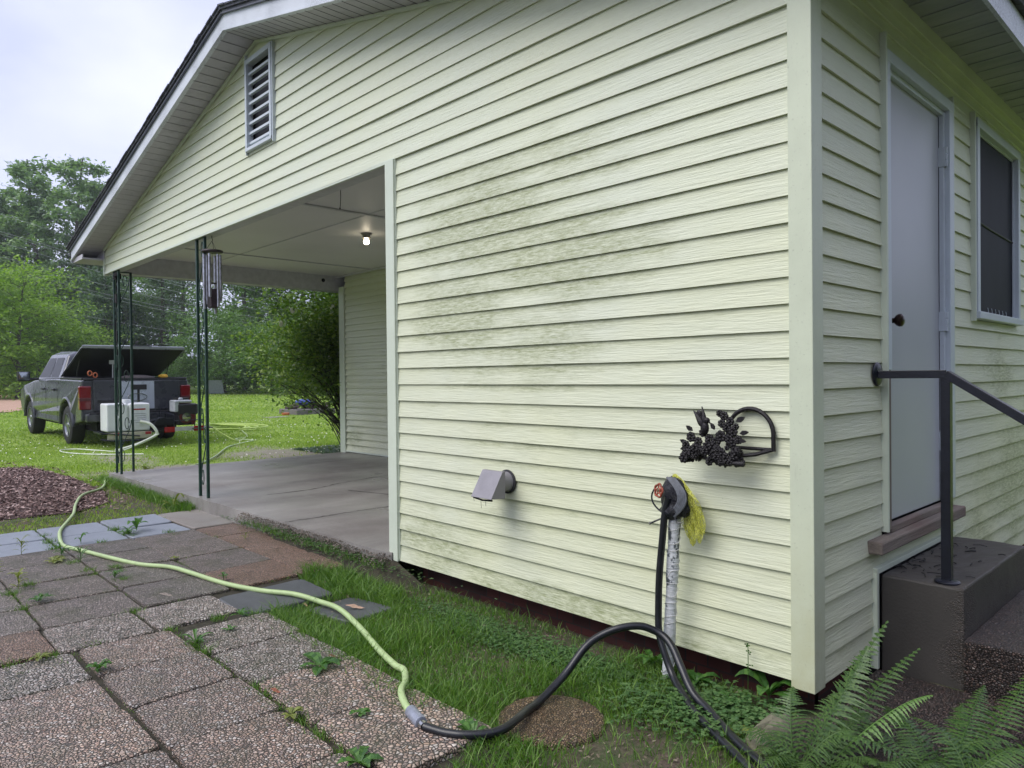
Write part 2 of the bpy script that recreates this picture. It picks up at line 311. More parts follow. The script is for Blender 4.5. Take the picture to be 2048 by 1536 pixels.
M['fernb']=leafmat('fern_frond_bright',(.09,.20,.03),(.15,.29,.05),.35,.45)
M['tree_a']=leafmat('tree_leaf_tall',(.14,.235,.115),(.27,.385,.18),.35)
M['tree_b']=leafmat('tree_leaf_dark',(.07,.13,.075),(.13,.21,.10),.3)
M['tree_c']=leafmat('tree_leaf_bright',(.14,.25,.035),(.28,.42,.07),.4)
M['tree_d']=leafmat('tree_leaf_mid',(.09,.18,.05),(.17,.28,.08),.35)
M['shrub']=leafmat('shrub_leaf',(.095,.185,.035),(.26,.35,.06),.35,.4)
M['bark']=simple('bark',(.07,.06,.05),.9,0,.3,20,.5)
M['barkd']=simple('shrub_stem_bark',(.035,.028,.024),.9,0,.3,30,.4)
M['petal']=simple('white_petal',(.75,.75,.66),.6,0,.05,20,0)
# ---------------------------------------------------------------- terrain
def TH(x,y):
    d=math.hypot(x-1.24,y+2.63); return min(.55,-.11+.011*max(0,d-16))
def THv(x,y):
    d=np.hypot(x-1.24,y+2.63); return np.minimum(.55,-.11+.011*np.maximum(0,d-16))
# ================================================================ ground
m=MT('ground_soil_and_turf',.9,(.1,.1,.05)); X,Y,Z=m.sep()
n1=m.noise(.55,5,.6); n2=m.noise(7,6,.7); n3=m.noise(60,4,.7); n4=m.noise(1.7,5,.65)
turf=m.mix(m.ramp(n2,[(.3,0.),(.7,1.)]),(.12,.20,.025),(.27,.38,.05)); turf=m.mix(m.ramp(n1,[(.45,0.),(.7,.5)]),turf,(.20,.26,.05))
soil=m.mix(m.ramp(n3,[(.3,0.),(.7,1.)]),(.045,.032,.022),(.13,.095,.07)); moss=m.mix(m.ramp(n2,[(.4,0.),(.62,1.)]),soil,(.045,.07,.018))
nearf=m.math('DIVIDE',m.math('ADD',X,9.2),1.6,clamp=True)   # 0 far lawn, 1 by the house
backf=m.math('DIVIDE',m.math('SUBTRACT',Y,3.0),1.2,clamp=True); nearf=m.math('MULTIPLY',nearf,m.math('SUBTRACT',1,backf))
c=m.mix(nearf,turf,moss)
# worn gravelly patches beyond the carport slab
def blobmask(cx,cy,rx,ry,lo=.25,hi=.75):
    dx=m.math('DIVIDE',m.math('SUBTRACT',X,cx),rx); dy=m.math('DIVIDE',m.math('SUBTRACT',Y,cy),ry)
    d=m.math('SQRT',m.math('ADD',m.math('MULTIPLY',dx,dx),m.math('MULTIPLY',dy,dy)))
    d=m.math('ADD',d,m.math('MULTIPLY',m.math('SUBTRACT',n4,.5),1.6)); return m.ramp(d,[(lo,1.),(hi,0.)])
grav=m.mix(m.ramp(n3,[(.35,0.),(.65,1.)]),(.13,.11,.10),(.36,.31,.29))
for a in [(-10.4,2.9,1.6,1.3,.35,.95),(-9.6,3.7,1.2,.6,.4,.9),(-11.6,.9,1.6,.6,.3,.9),(-9.7,.7,.8,1.4,.3,.95),(-12.4,3.2,2.2,.5,.2,.8)]: c=m.mix(m.math('MULTIPLY',blobmask(*a),.85),c,grav)
c=m.mix(m.math('MULTIPLY',blobmask(-7.2,-.2,1.2,.5,.3,.9),.8),c,soil)
m.col(c); m.bump(n3,.6,.02); M['ground']=m.m
def axis(a0,a1,fine0,fine1,s):
    out=list(np.arange(fine0,fine1+1e-6,s)); st=s
    v=fine0
    while v>a0: st*=1.25; v-=st; out.insert(0,max(v,a0))
    v=fine1; st=s
    while v<a1: st*=1.25; v+=st; out.append(min(v,a1))
    return np.array(out)
gx=axis(-900,600,-24,3,.3); gy=axis(-600,900,-4,14,.3)
GX,GY=np.meshgrid(gx,gy); GZ=THv(GX,GY)+.006*np.sin(GX*3.1+GY*1.3)*np.sin(GY*2.3-GX*.7)
GZ=np.where((GX>-6.4)&(GX<.2)&(GY>-3.5)&(GY<.5),-.122,GZ)
GZ=np.where((GX>-9.1)&(GY>.0)&(GY<3.5)&(GX<.1),-.16,GZ)
nx=len(gx); V=np.stack([GX.ravel(),GY.ravel(),GZ.ravel()],1)
I=np.arange(nx*len(gy)).reshape(len(gy),nx); Q=np.stack([I[:-1,:-1].ravel(),I[:-1,1:].ravel(),I[1:,1:].ravel(),I[1:,:-1].ravel()],1)
o=tris_obj('ground',V,Q,M['ground'],smooth=True); tag(o,kind='structure')
# dirt road far left
mb=MB(); rp=[(-30,1.0),(-37,3.3),(-48,5.0),(-62,6.7),(-80,8.2)]; wd=[1.3,1.6,2.4,3.4,4.5]
for i in range(4):
    (xa,ya),(xb,yb)=rp[i],rp[i+1]; wa,wb=wd[i],wd[i+1]
    mb.quad((xa,ya-wa,TH(xa,ya-wa)+.03),(xb,yb-wb,TH(xb,yb-wb)+.03),(xb,yb+wb,TH(xb,yb+wb)+.03),(xa,ya+wa,TH(xa,ya+wa)+.03))
m=MT('red_dirt',.95,(.4,.25,.17)); m.col(m.mix(m.noise(3,6,.7),(.30,.17,.11),(.50,.34,.25))); M['road']=m.m
tag(mb.build('dirt_road',M['road']),kind='structure')
# carport slab (slopes slightly to the left), with cracks as real grooves is overkill: thin dark joint strips laid in
SX0,SX1=-8.87,-2.62
def SZ(x): return .0+.045*(x+8.87)/6.37
mb=MB(); n=40
edge=[]
random.seed(3)
for i in range(n+1):
    x=SX0+(SX1-SX0)*i/n; edge.append((x,-.035+random.uniform(-.012,.012),SZ(x)))
for i in range(n):
    a,b=edge[i],edge[i+1]
    mb.quad(a,b,(b[0],3.45,b[2]),(a[0],3.45,a[2])); mb.quad((a[0],a[1]-.006,-.2),(b[0],b[1]-.006,-.2),b,a)
mb.quad((SX0,3.45,-.2),(SX0,-.035,-.2),(SX0,-.035,SZ(SX0)),(SX0,3.45,SZ(SX0)))
tag(mb.build('carport_floor',M['slab']),kind='structure')
def crack(pts,w=.006):
    mb=MB(); P=smoothpath([(x,y,0) for x,y in pts],8); vs=[]
    for i,p in enumerate(P):
        d=(P[min(i+1,len(P)-1)]-P[max(i-1,0)]).normalized(); nn=Vector((-d.y,d.x,0)); ww=w*random.uniform(.4,1.3)
        q=Vector((p.x+random.uniform(-.012,.012),p.y,SZ(p.x)+.003)); vs.append((q+nn*ww,q-nn*ww))
    for i in range(len(vs)-1): mb.quad(vs[i][0],vs[i][1],vs[i+1][1],vs[i+1][0])
    return mb
cm=simple('crack_dirt',(.022,.018,.016),.9,bump=0)
ck=MB()
for pts in ([(-5.55,.5),(-5.57,1.0),(-5.75,1.5),(-5.9,2.2),(-6.0,3.2)],[(-4.1,-.02),(-4.09,.28),(-4.1,.56),(-4.085,.97),(-4.05,1.8)],[(-3.0,1.2),(-3.6,1.1),(-4.3,1.35),(-5.2,1.2)]):
    q=crack(pts); ck.add(q.v,q.f)
tag(ck.build('carport_floor_cracks',cm),kind='structure')
# ================================================================ house
house=thing('house',(0,0,0),'pale yellow vinyl-sided gabled house with an open carport on its left','house')
SL=.2455; AX,AZ=-4.543,3.95
def top_at(u): return AZ-SL*abs(u-AX)
def wav(u,k): return .0011*math.sin(u*2.3+k*1.7)+.0009*math.sin(u*5.3+k*2.9)+.0005*math.sin(u*11+k)
def clip(poly,fn):
    out=[]
    for i in range(len(poly)):
        a,b=poly[i],poly[(i+1)%len(poly)]; fa,fb=fn(a),fn(b)
        if fa>=0: out.append(a)
        if (fa>=0)!=(fb>=0):
            t=fa/(fa-fb); out.append((a[0]+(b[0]-a[0])*t,a[1]+(b[1]-a[1])*t))
    return out
def siding(name,mat,place,u0,u1,dz,k0,k1,cuts,clips=(),step=.35,seams=(),h=H,D=.011):
    mb=MB()
    for k in range(k0,k1):
        zb,zt=k*h+dz,(k+1)*h+dz
        zs=[zb,zt]
        for (a,b,c,d) in cuts:
            for z in (c,d):
                if zb+1e-4<z<zt-1e-4: zs.append(z)
        zs=sorted(zs); us=[u0,u1]+[c for q in cuts for c in q[:2] if u0<c<u1]
        us=sorted(set(us+list(np.arange(u0,u1,step))))
        sm=[s for s in seams if s[0]<=k<s[1]]
        for z0,z1 in zip(zs[:-1],zs[1:]):
            for a,b in zip(us[:-1],us[1:]):
                if b-a<1e-4: continue
                um,zm=(a+b)/2,(z0+z1)/2
                if any(c[0]<um<c[1] and c[2]<zm<c[3] for c in cuts): continue
                po=[(a,z0),(b,z0),(b,z1),(a,z1)]
                for f in clips:
                    po=clip(po,f)
                    if len(po)<3: break
                if len(po)<3: continue
                off=0
                for s in sm:
                    if um>s[2]: off+=.0022
                def P(q):
                    t=(q[1]-zb)/h; return place(q[0],D*t+wav(q[0],k)*(1-t)-off*(1 if (k%2)==0 else -1)*.0-off,q[1])
                mb.add([P(q) for q in po],[tuple(range(len(po)))])
                bt=[q for q in po if abs(q[1]-zb)<1e-6]
                if len(bt)==2:
                    p,q=bt; mb.quad(P(p),P(q),place(q[0],D+.004,zb+.001),place(p[0],D+.004,zb+.001))
    return mb.build(name,mat,house)
gl=lambda q: AZ-SL*(q[0]-AX)-q[1]
gr_=lambda q: AZ-SL*(AX-q[0])-q[1]
front=lambda u,d,z:(u,d,z)
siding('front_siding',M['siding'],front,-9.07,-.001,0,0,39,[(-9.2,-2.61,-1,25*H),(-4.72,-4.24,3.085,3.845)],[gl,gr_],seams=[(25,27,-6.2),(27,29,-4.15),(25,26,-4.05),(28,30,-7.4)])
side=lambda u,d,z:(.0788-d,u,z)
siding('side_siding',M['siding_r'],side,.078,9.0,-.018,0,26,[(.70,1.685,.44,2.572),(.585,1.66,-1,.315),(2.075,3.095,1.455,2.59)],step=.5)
backw=lambda u,d,z:(u,3.3+d,z)
siding('carport_back_siding',M['siding_b'],backw,-8.79,-2.5,.03,0,28,[],step=.6,h=.098,D=.024)
# trims
def J(name,mat,*boxes,bev=.003):
    mb=MB()
    for b in boxes: mb.box(*b)
    return mb.build(name,mat,house,bevel=bev)
J('corner_post',M['post'],(-.003,.088,-.013,.02,-.022,2.78),(.055,.088,.02,.079,-.022,2.78))
J('jamb_trim',M['trim'],(-2.665,-2.572,-.016,.10,-.006,25*H+.0))
J('jamb_lip',M['trim'],(-2.572,-2.566,-.004,.01,0,25*H-.004))
J('opening_head_trim',M['trim'],(-9.07,-2.575,-.004,.016,25*H-.014,25*H+.012))
J('end_trim',M['trim'],(-9.105,-9.062,-.010,.05,25*H-.03,2.805))
J('back_wall_corner_trim',M['trim'],(-8.93,-8.78,3.285,3.36,-.01,2.60))
J('back_wall_base_trim',M['trim'],(-8.78,-2.6,3.288,3.30,.012,.036))
# rake trim along the gable
mb=MB()
for s in (-1,1):
    ex=-9.07 if s<0 else .08
    a=Vector((AX,-.008,AZ-.006)); b=Vector((ex,-.008,top_at(ex)-.006)); d=(b-a)/2; mb.obox((a+b)/2,d,(0,.01,0),(0,0,.011))
mb.build('rake_trim',M['trim'],house)
# frieze bands at the head of the side wall
J('frieze_board',M['post'],(.058,.073,.08,9,2.583,2.84),(.058,.082,.08,9,2.645,2.66),(.058,.086,.08,9,2.70,2.715),(.058,.098,.08,9,2.765,2.84),bev=.004)
# foundation
mb=MB(); mb.box(-2.5,.02,.13,.17,-.3,.03); mb.box(-.02,.02,.14,9,-.3,0); mb.build('brick_foundation',M['brick'],house)
mb=MB(); mb.box(-2.55,0,.16,.2,-.25,.2); mb.build('inner_skirt',M['dark'],house)
# header and ceiling of the carport
ZC=2.78
J('header_soffit',M['ceiltrim'],(-9.06,-2.575,.016,.125,2.535,2.552),(-9.06,-2.575,.113,.125,2.552,ZC),bev=0)
J('side_beam',M['ceiltrim'],(-9.12,-8.99,.05,3.6,2.545,2.95),(-9.13,-9.12,.05,3.6,2.535,2.72),bev=.004)
J('carport_ceiling',M['ceil'],(-8.99,-2.5,.12,3.35,ZC,ZC+.02),bev=0)
J('ceiling_batten',M['ceiltrim'],(-4.935,-4.895,.125,3.3,ZC-.016,ZC-.001),bev=.003)
J('ceiling_batten',M['ceiltrim'],(-7.97,-7.945,.125,3.3,ZC-.012,ZC-.001),bev=.003)
J('ceiling_batten',M['ceiltrim'],(-8.99,-2.6,1.28,1.30,ZC-.006,ZC-.001),bev=.002)
J('ceiling_cove',M['ceiltrim'],(-8.99,-2.6,3.265,3.29,ZC-.03,ZC-.001),bev=.004)
# dark interior blocking wall at the right of the carport, and house shell so light does not leak
J('carport_inner_wall',M['siding_b'],(-2.56,-2.45,.12,3.4,0,ZC),bev=0)
J('wall_shell',M['dark'],(-2.4,-.02,.22,.24,.0,2.75),(-.04,-.02,.24,9,.0,2.75),(-9,.05,8.9,9,-.1,3.2),(-9.1,-9.06,3.4,8.9,-.1,2.7),bev=0)
# roof
OV=-.272; XL_,XR_=-9.56,.42
def slope_pt(x,y,off): # off: vertical offset above soffit plane
    return (x,y,AZ+.004-SL*abs(x-AX)+off)
def slab(x0,x1,y0,y1,o0,o1,mb):
    P=[slope_pt(x0,y0,o0),slope_pt(x1,y0,o0),slope_pt(x1,y1,o0),slope_pt(x0,y1,o0),slope_pt(x0,y0,o1),slope_pt(x1,y0,o1),slope_pt(x1,y1,o1),slope_pt(x0,y1,o1)]
    mb.add(P,[(0,3,2,1),(4,5,6,7),(0,1,5,4),(1,2,6,5),(2,3,7,6),(3,0,4,7)])
mb=MB()
for (a,b) in ((XL_-.05,AX),(AX,XR_+.04)):
    slab(a,b,OV-.03,9.2,.16,.185,mb); slab(a+.012,b-.0 if b==AX else b-.012,OV-.016,9.18,.132,.158,mb)
random.seed(5)
for (a,b) in ((XL_-.05,AX),(AX,XR_+.04)):   # ragged shingle courses along the rake edge
    n=int(abs(b-a)/.125)
    for i in range(n):
        x=a+(b-a)*i/n; dd=.115; q=random.uniform(.0,.008)
        slab(x,x+dd,OV-.042-q,OV+.2,.181,.190+random.uniform(0,.004),mb)
mb.build('roof_shingles',M['shingle'],house)
mb=MB()
for (a,b) in ((XL_,AX),(AX,XR_)):
    slab(a,b,OV,OV+.02,.012,.135,mb); slab(a,b,OV-.006,OV+.03,.0,.014,mb)
slab(XL_,XL_+.02,OV,9.1,-.02,.13,mb); slab(XR_-.02,XR_,OV,9.1,-.015,.12,mb)
mb.build('fascia',M['fascia'],house)
mb=MB()   # drip edge
for (a,b) in ((XL_-.03,AX),(AX,XR_+.02)): slab(a,b,OV-.022,OV+.01,.128,.134,mb)
mb.build('drip_edge',simple('drip_edge_metal',(.10,.11,.14),.5),house)
# rake soffit planks
def planks(a,b,y0,y1,w,off=.0):
    mb=MB(); n=int(round(abs(b-a)/w)); 
    for i in range(n):
        x0=a+(b-a)*i/n; x1=a+(b-a)*(i+1)/n
        p=[slope_pt(x0,y0,off),slope_pt(x1,y0,off-.0),slope_pt(x1,y1,off),slope_pt(x0,y1,off)]
        p=[(p[0][0],p[0][1],p[0][2]),(p[1][0],p[1][1],p[1][2]+.011),(p[2][0],p[2][1],p[2][2]+.011),(p[3][0],p[3][1],p[3][2])]
        mb.add(p,[(0,1,2,3)])
        q=slope_pt(x1,y0,off); q2=slope_pt(x1,y1,off); mb.quad(p[1],(q[0],q[1],q[2]-.0),(q2[0],q2[1],q2[2]),p[2])
    return mb
SG=MB()
for a,b in ((-9.54,AX),(AX,.08)):
    n_=int(round(abs(b-a)/.118))
    for i in range(n_+1):
        x=a+(b-a)*i/n_; p0,p1=slope_pt(x,OV+.02,-.0015),slope_pt(x,0,-.0015); SG.add([(p0[0]-.0035,p0[1],p0[2]),(p0[0]+.0035,p0[1],p0[2]),(p1[0]+.0035,p1[1],p1[2]),(p1[0]-.0035,p1[1],p1[2])],[(0,1,2,3)])
SG.build('soffit_grooves',simple('soffit_groove_shadow_gap',(.10,.10,.11),.9,bump=0),house)
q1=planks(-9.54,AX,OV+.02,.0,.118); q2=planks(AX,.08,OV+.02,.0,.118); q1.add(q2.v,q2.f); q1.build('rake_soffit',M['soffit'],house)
# side eave soffit (level), slats across
mb=MB(); zz=2.832
for i in range(60):
    y=-.25+i*.155; mb.add([(.085,y,zz),(XR_-.02,y,zz),(XR_-.02,y+.155,zz+.004),(.085,y+.155,zz+.004)],[(0,1,2,3)]); mb.quad((.085,y+.155,zz+.004),(XR_-.02,y+.155,zz+.004),(XR_-.02,y+.155,zz),(.085,y+.155,zz))
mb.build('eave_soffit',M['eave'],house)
J('eave_fascia_lip',M['trim'],(XR_-.045,XR_-.018,OV,9,2.79,2.835),bev=.003)
# left boxed eave return
J('eave_return',M['soffit'],(-9.54,-9.08,OV+.022,9,2.70,2.72),(-9.54,-9.08,OV+.022,OV+.034,2.72,2.76),(-9.54,-9.06,-.012,.0,2.72,2.83),bev=.003)
# gable louvre
lv=thing('gable_vent',(-4.48,0,3.07),'x','x'); del lv['label']; del lv['category']; lv.parent=house
mb=MB(); mb.box(-4.722,-4.69,-.03,.03,3.075,3.84); mb.box(-4.268,-4.236,-.03,.03,3.075,3.84); mb.box(-4.69,-4.268,-.028,.03,3.80,3.84); mb.box(-4.722,-4.236,-.032,.03,3.072,3.10)
mb.box(-4.735,-4.722,-.022,.01,3.05,4.0-.11); mb.box(-4.236,-4.222,-.022,.01,3.05,3.845)
mb.build('vent_frame',M['white'],lv,bevel=.003)
mb=MB()
for i in range(8):
    z=3.13+i*.083; mb.obox((-4.479,.004,z+.012),(.211,0,0),(0,.010,-.002),(0,.001,.0105))
mb.build('vent_slats',M['white'],lv)
MB().box(-4.72,-4.24,.05,.06,3.08,3.83).build('vent_backing',simple('vent_dark',(.012,.014,.022),.8),lv)
# ---- door
dr=thing('door',(.0788,1.15,.5),'x','x'); del dr['label']; del dr['category']; dr.parent=house
mb=MB(); mb.box(.035,.05,.765,1.585,.49,2.505); mb.build('door_slab',M['door'],dr,bevel=.002)
mb=MB(); mb.box(.03,.097,.715,.762,1.17,2.535); mb.box(.03,.097,1.60,1.668,.50,2.535); mb.box(.03,.099,.715,1.668,2.51,2.562)
mb.box(.05,.075,1.575,1.60,.50,2.51); mb.box(.05,.072,.762,1.60,2.485,2.51); mb.build('door_frame',M['white'],dr,bevel=.003)
mb=MB(); mb.box(.03,.092,.722,.762,.47,1.17); mb.box(.045,.075,.757,.772,.49,1.15); mb.build('lower_jamb',M['rot'],dr,bevel=.003)
mb=MB(); mb.box(.06,.100,.700,.716,.465,2.63); mb.box(.06,.096,1.668,1.684,.50,2.60); mb.build('door_channel',M['trim'],dr,bevel=.002)
MB().box(.025,.03,.72,1.66,.48,2.56).build('door_gap',M['dark'],dr)
MB().box(.051,.053,1.5735,1.5765,.5,2.48).build('hinge_gap',M['dark'],dr)
for z in (.80,1.42,2.27):
    mb=MB(); mb.box(.05,.083,1.570,1.602,z-.05,z+.05)
    for q in range(3): mb.tube([(.086,1.580,z-.05+q*.034),(.086,1.580,z-.05+q*.034+.03)],.007,8)
    mb.build('hinge',M['white'],dr,bevel=.001)
mb=MB(); mb.lathe([(.0,0),(.034,0),(.036,.004),(.030,.010),(.014,.014),(.011,.030),(.013,.036),(.024,.045),(.029,.056),(.028,.066),(.018,.073),(0,.074)],(.05,.826,1.39),(1,0,0),20)
mb.build('door_knob',simple('bronze_knob',(.035,.02,.015),.28,.8,.2,30,0),dr,smooth=True)
mb=MB(); mb.box(.05,.09,.765,1.66,.452,.482); mb.build('threshold',M['wood'],dr,bevel=.005)
mb=MB(); mb.box(.065,.132,.535,1.725,.397,.452); mb.build('door_sill',M['wood'],dr,bevel=.008)
# ---- window
wn=thing('window',(.0788,2.58,1.5),'x','x'); del wn['label']; del wn['category']; wn.parent=house
mb=MB(); mb.box(.05,.105,2.083,2.135,1.47,2.575); mb.box(.05,.105,3.035,3.085,1.47,2.575); mb.box(.05,.107,2.083,3.085,2.54,2.59); mb.box(.05,.118,2.075,3.10,1.458,1.50)
mb.build('window_frame',M['white'],wn,bevel=.004)
mb=MB(); mb.box(.07,.078,2.135,2.148,1.5,2.54); mb.box(.07,.078,3.022,3.035,1.5,2.54); mb.box(.07,.078,2.135,3.035,2.527,2.54); mb.build('screen_frame',M['white'],wn)
gm=MT('dark_screened_glass',.6,(.010,.012,.02),0,.15); gm.col(gm.mix(gm.ramp(gm.noise(2.5,5,.6,(1,1,.3)),[(.35,0.),(.75,1.)]),(.007,.008,.016),(.020,.022,.034)))
MB().box(.062,.068,2.13,3.04,1.49,2.55).build('window_pane',gm.m,wn)
mb=MB(); mb.tube([(.071,2.14,2.03),(.071,2.5,2.015),(.071,3.03,2.0)],.006,6); mb.build('meeting_rail',simple('dim_rail',(.03,.033,.045),.6),wn)
mb=MB()
for i in range(6):
    y=2.42+i*.085; mb.tube([(.072,y,1.5),(.074,y+.006,1.52),(.073,y-.004,1.54)],.0014,5)
mb.tube([(.072,2.40,1.501),(.072,2.86,1.501)],.0014,4); mb.build('loose_screen_threads',M['white'],wn)
MB().box(.055,.10,2.058,2.074,1.445,2.62).build('window_channel',M['trim'],wn,bevel=.002)
# channel trim round the step
mb=MB(); mb.box(.062,.094,.585,1.68,.305,.328); mb.box(.062,.094,.585,.606,-.1,.305); mb.build('step_channel_trim',M['trim'],house,bevel=.003)
MB().box(.05,.062,.58,1.68,-.2,.33).build('step_wall_backing',M['dark'],house)
# ---- wrought iron columns
def scroll(mb,a,b,phase):  # s-scroll between two uprights a,b (xy), along z
    ax,ay=a; bx,by=b
    def p(t,z): return (ax+(bx-ax)*t,ay+(by-ay)*t,z)
    z=.12
    while z<2.4:
        pts=[p(.12,z)]
        for i in range(13):
            s=i/12; t=.5-.40*math.cos(math.pi*s); pts.append(p(t,z+.04+s*.50))
        mb.tube(smoothpath(pts,2),.0055,5)
        for (t0,z0,sg) in ((.78,z+.50,1),(.22,z+.09,-1)):
            c=[p(t0-sg*.13+.13*sg*math.cos(q)*1.0,z0+.045*math.sin(q)*1.6) for q in [math.pi*2*k/14 for k in range(14)]]
            mb.tube(c,.0050,5)
        z+=.60
def column(name,base,ups,pairs,z0,z1):
    e=bpy.data.objects.new(name,None); link(e,house); e.location=(base[0],base[1],z0); POS[e.name]=Vector((base[0],base[1],z0))
    for (x,y) in ups: MB().box(x-.0125,x+.0125,y-.0125,y+.0125,z0,z1).build('upright',M['greeniron'],e,bevel=.002)
    for a,b in pairs:
        mb=MB(); scroll(mb,a,b,0); mb.build('scrollwork',M['greeniron'],e)
        mb=MB(); mb.box(min(a[0],b[0])-.0125,max(a[0],b[0])+.0125,min(a[1],b[1])-.0125,max(a[1],b[1])+.0125,z1,z1+.012); mb.build('cap_plate',M['greeniron'],e)
    return e
column('iron_column',(-5.91,.035),[(-6.01,.035),(-5.81,.035)],[((-6.01,.035),(-5.81,.035))],SZ(-5.9),2.525)
column('iron_column',(-8.78,.03),[(-8.78,.03),(-8.59,.03),(-8.78,.22)],[((-8.78,.03),(-8.59,.03)),((-8.78,.03),(-8.78,.22))],0,2.525)
# ================================================================ steps
stp=thing('concrete_steps',(.25,1.1,-.1),'two low pebble-faced concrete steps below the side door','steps')
def rough_box(mb,x0,x1,y0,y1,z0,z1,nx,ny,amp,mi=0):
    random.seed(int(x0*100)+3)
    for face in range(1):
        g={}
        for i in range(nx+1):
            for j in range(ny+1):
                x=x0+(x1-x0)*i/nx; y=y0+(y1-y0)*j/ny; g[i,j]=(x,y,z1+random.uniform(-amp,amp))
        for i in range(nx):
            for j in range(ny): mb.quad(g[i,j],g[i+1,j],g[i+1,j+1],g[i,j+1],mi)
        ring=[(i,0) for i in range(nx)]+[(nx,j) for j in range(ny)]+[(i,ny) for i in range(nx,0,-1)]+[(0,j) for j in range(ny,0,-1)]
        for a,b in zip(ring,ring[1:]+ring[:1]):
            p,q=g[a],g[b]; mb.quad((p[0],p[1],z0),(q[0],q[1],z0),q,p,mi)
mm=MT('step_top_worn',.6,(.1,.09,.08))
# worn cement film over pebbles: pebbles show through toward the outer edge
X,Y,Z=mm.sep(); v1=mm.vor(115,'F1'); ve=mm.vor(115,'DISTANCE_TO_EDGE'); rc=mm.t.nodes.new('ShaderNodeSeparateColor'); mm.t.links.new(v1.outputs['Color'],rc.inputs[0])
pc=mm.ramp(rc.outputs[0],[(0.,(.075,.058,.048)),(.35,(.035,.028,.025)),(.6,(.11,.08,.065)),(.85,(.05,.04,.034)),(.95,(.18,.15,.13))],'CONSTANT'); pc=mm.mix(mm.ramp(ve.outputs['Distance'],[(.02,0.),(.09,1.)]),(.015,.012,.010),pc)
nn=mm.noise(3,5,.65); cc=mm.mix(mm.ramp(mm.noise(2,5),[(.3,0.),(.7,1.)]),(.034,.031,.028),(.068,.061,.054))
fx=mm.math('ADD',mm.math('SUBTRACT',mm.math('DIVIDE',X,.26),mm.math('MULTIPLY',Z,.8)),mm.math('MULTIPLY',mm.math('SUBTRACT',nn,.5),2.6)); fz=mm.math('DIVIDE',mm.math('SUBTRACT',-.0,Z),.2)
f=mm.ramp(fx,[(.25,0.),(1.5,.85)]); mm.col(mm.mix(f,cc,pc)); mm.bump(mm.math('MULTIPLY',mm.ramp(ve.outputs['Distance'],[(0.,0.),(.3,1.)]),f),.8,.008); mm.bump(mm.noise(90,3),.4,.003)
mb=MB(); rough_box(mb,.094,.405,.622,1.655,-.15,.298,7,20,.003); mb.build('upper_step',mm.m,stp,bevel=.008)
mb=MB(); rough_box(mb,.405,.86,.60,1.68,-.15,.10,8,20,.003); mb.build('lower_step',M['peb_dark'],stp,bevel=.01)
# railing
rl=thing('hand_railing',(.33,.68,.3),'black square-tube handrail rising from the door step and sloping down to the right','railing')
zt=1.156
mb=MB(); mb.box(.312,.348,.660,.696,.30,zt); mb.build('post',M['blackiron'],rl,bevel=.002)
mb=MB(); mb.lathe([(0,0),(.046,0),(.047,.006),(.043,.010),(.02,.013),(0,.013)],(.33,.678,.299),(0,0,1),24); mb.build('base_flange',M['blackiron'],rl,smooth=True)
mb=MB(); mb.obox((.205,.654,zt-.006),(.125,.026,0),(-.004,.0185,0),(0,0,.0165)); mb.build('level_rail',M['blackiron'],rl,bevel=.002)
mb=MB(); d=Vector((.72,.0,-.45)); 
a=Vector((.33,.678,zt-.006)); b=a+Vector((.78,.0,-.52)); c=(a+b)/2; dd=(b-a)/2; nrm=dd.cross(Vector((0,0,1))).normalized(); mb.obox(c,dd,nrm*.0185,nrm.cross(dd).normalized()*.0165)
mb.build('sloping_rail',M['blackiron'],rl,bevel=.002)
mb=MB(); mb.box(b.x-.018,b.x+.018,b.y-.018,b.y+.018,-.12,b.z); mb.build('lower_post',M['blackiron'],rl,bevel=.002)
mb=MB(); mb.lathe([(0,0),(.05,0),(.052,.005),(.046,.011),(.02,.014),(0,.014)],(.078,.628,zt-.004),(1,0,0),24); mb.build('wall_flange',M['blackiron'],rl,smooth=True)
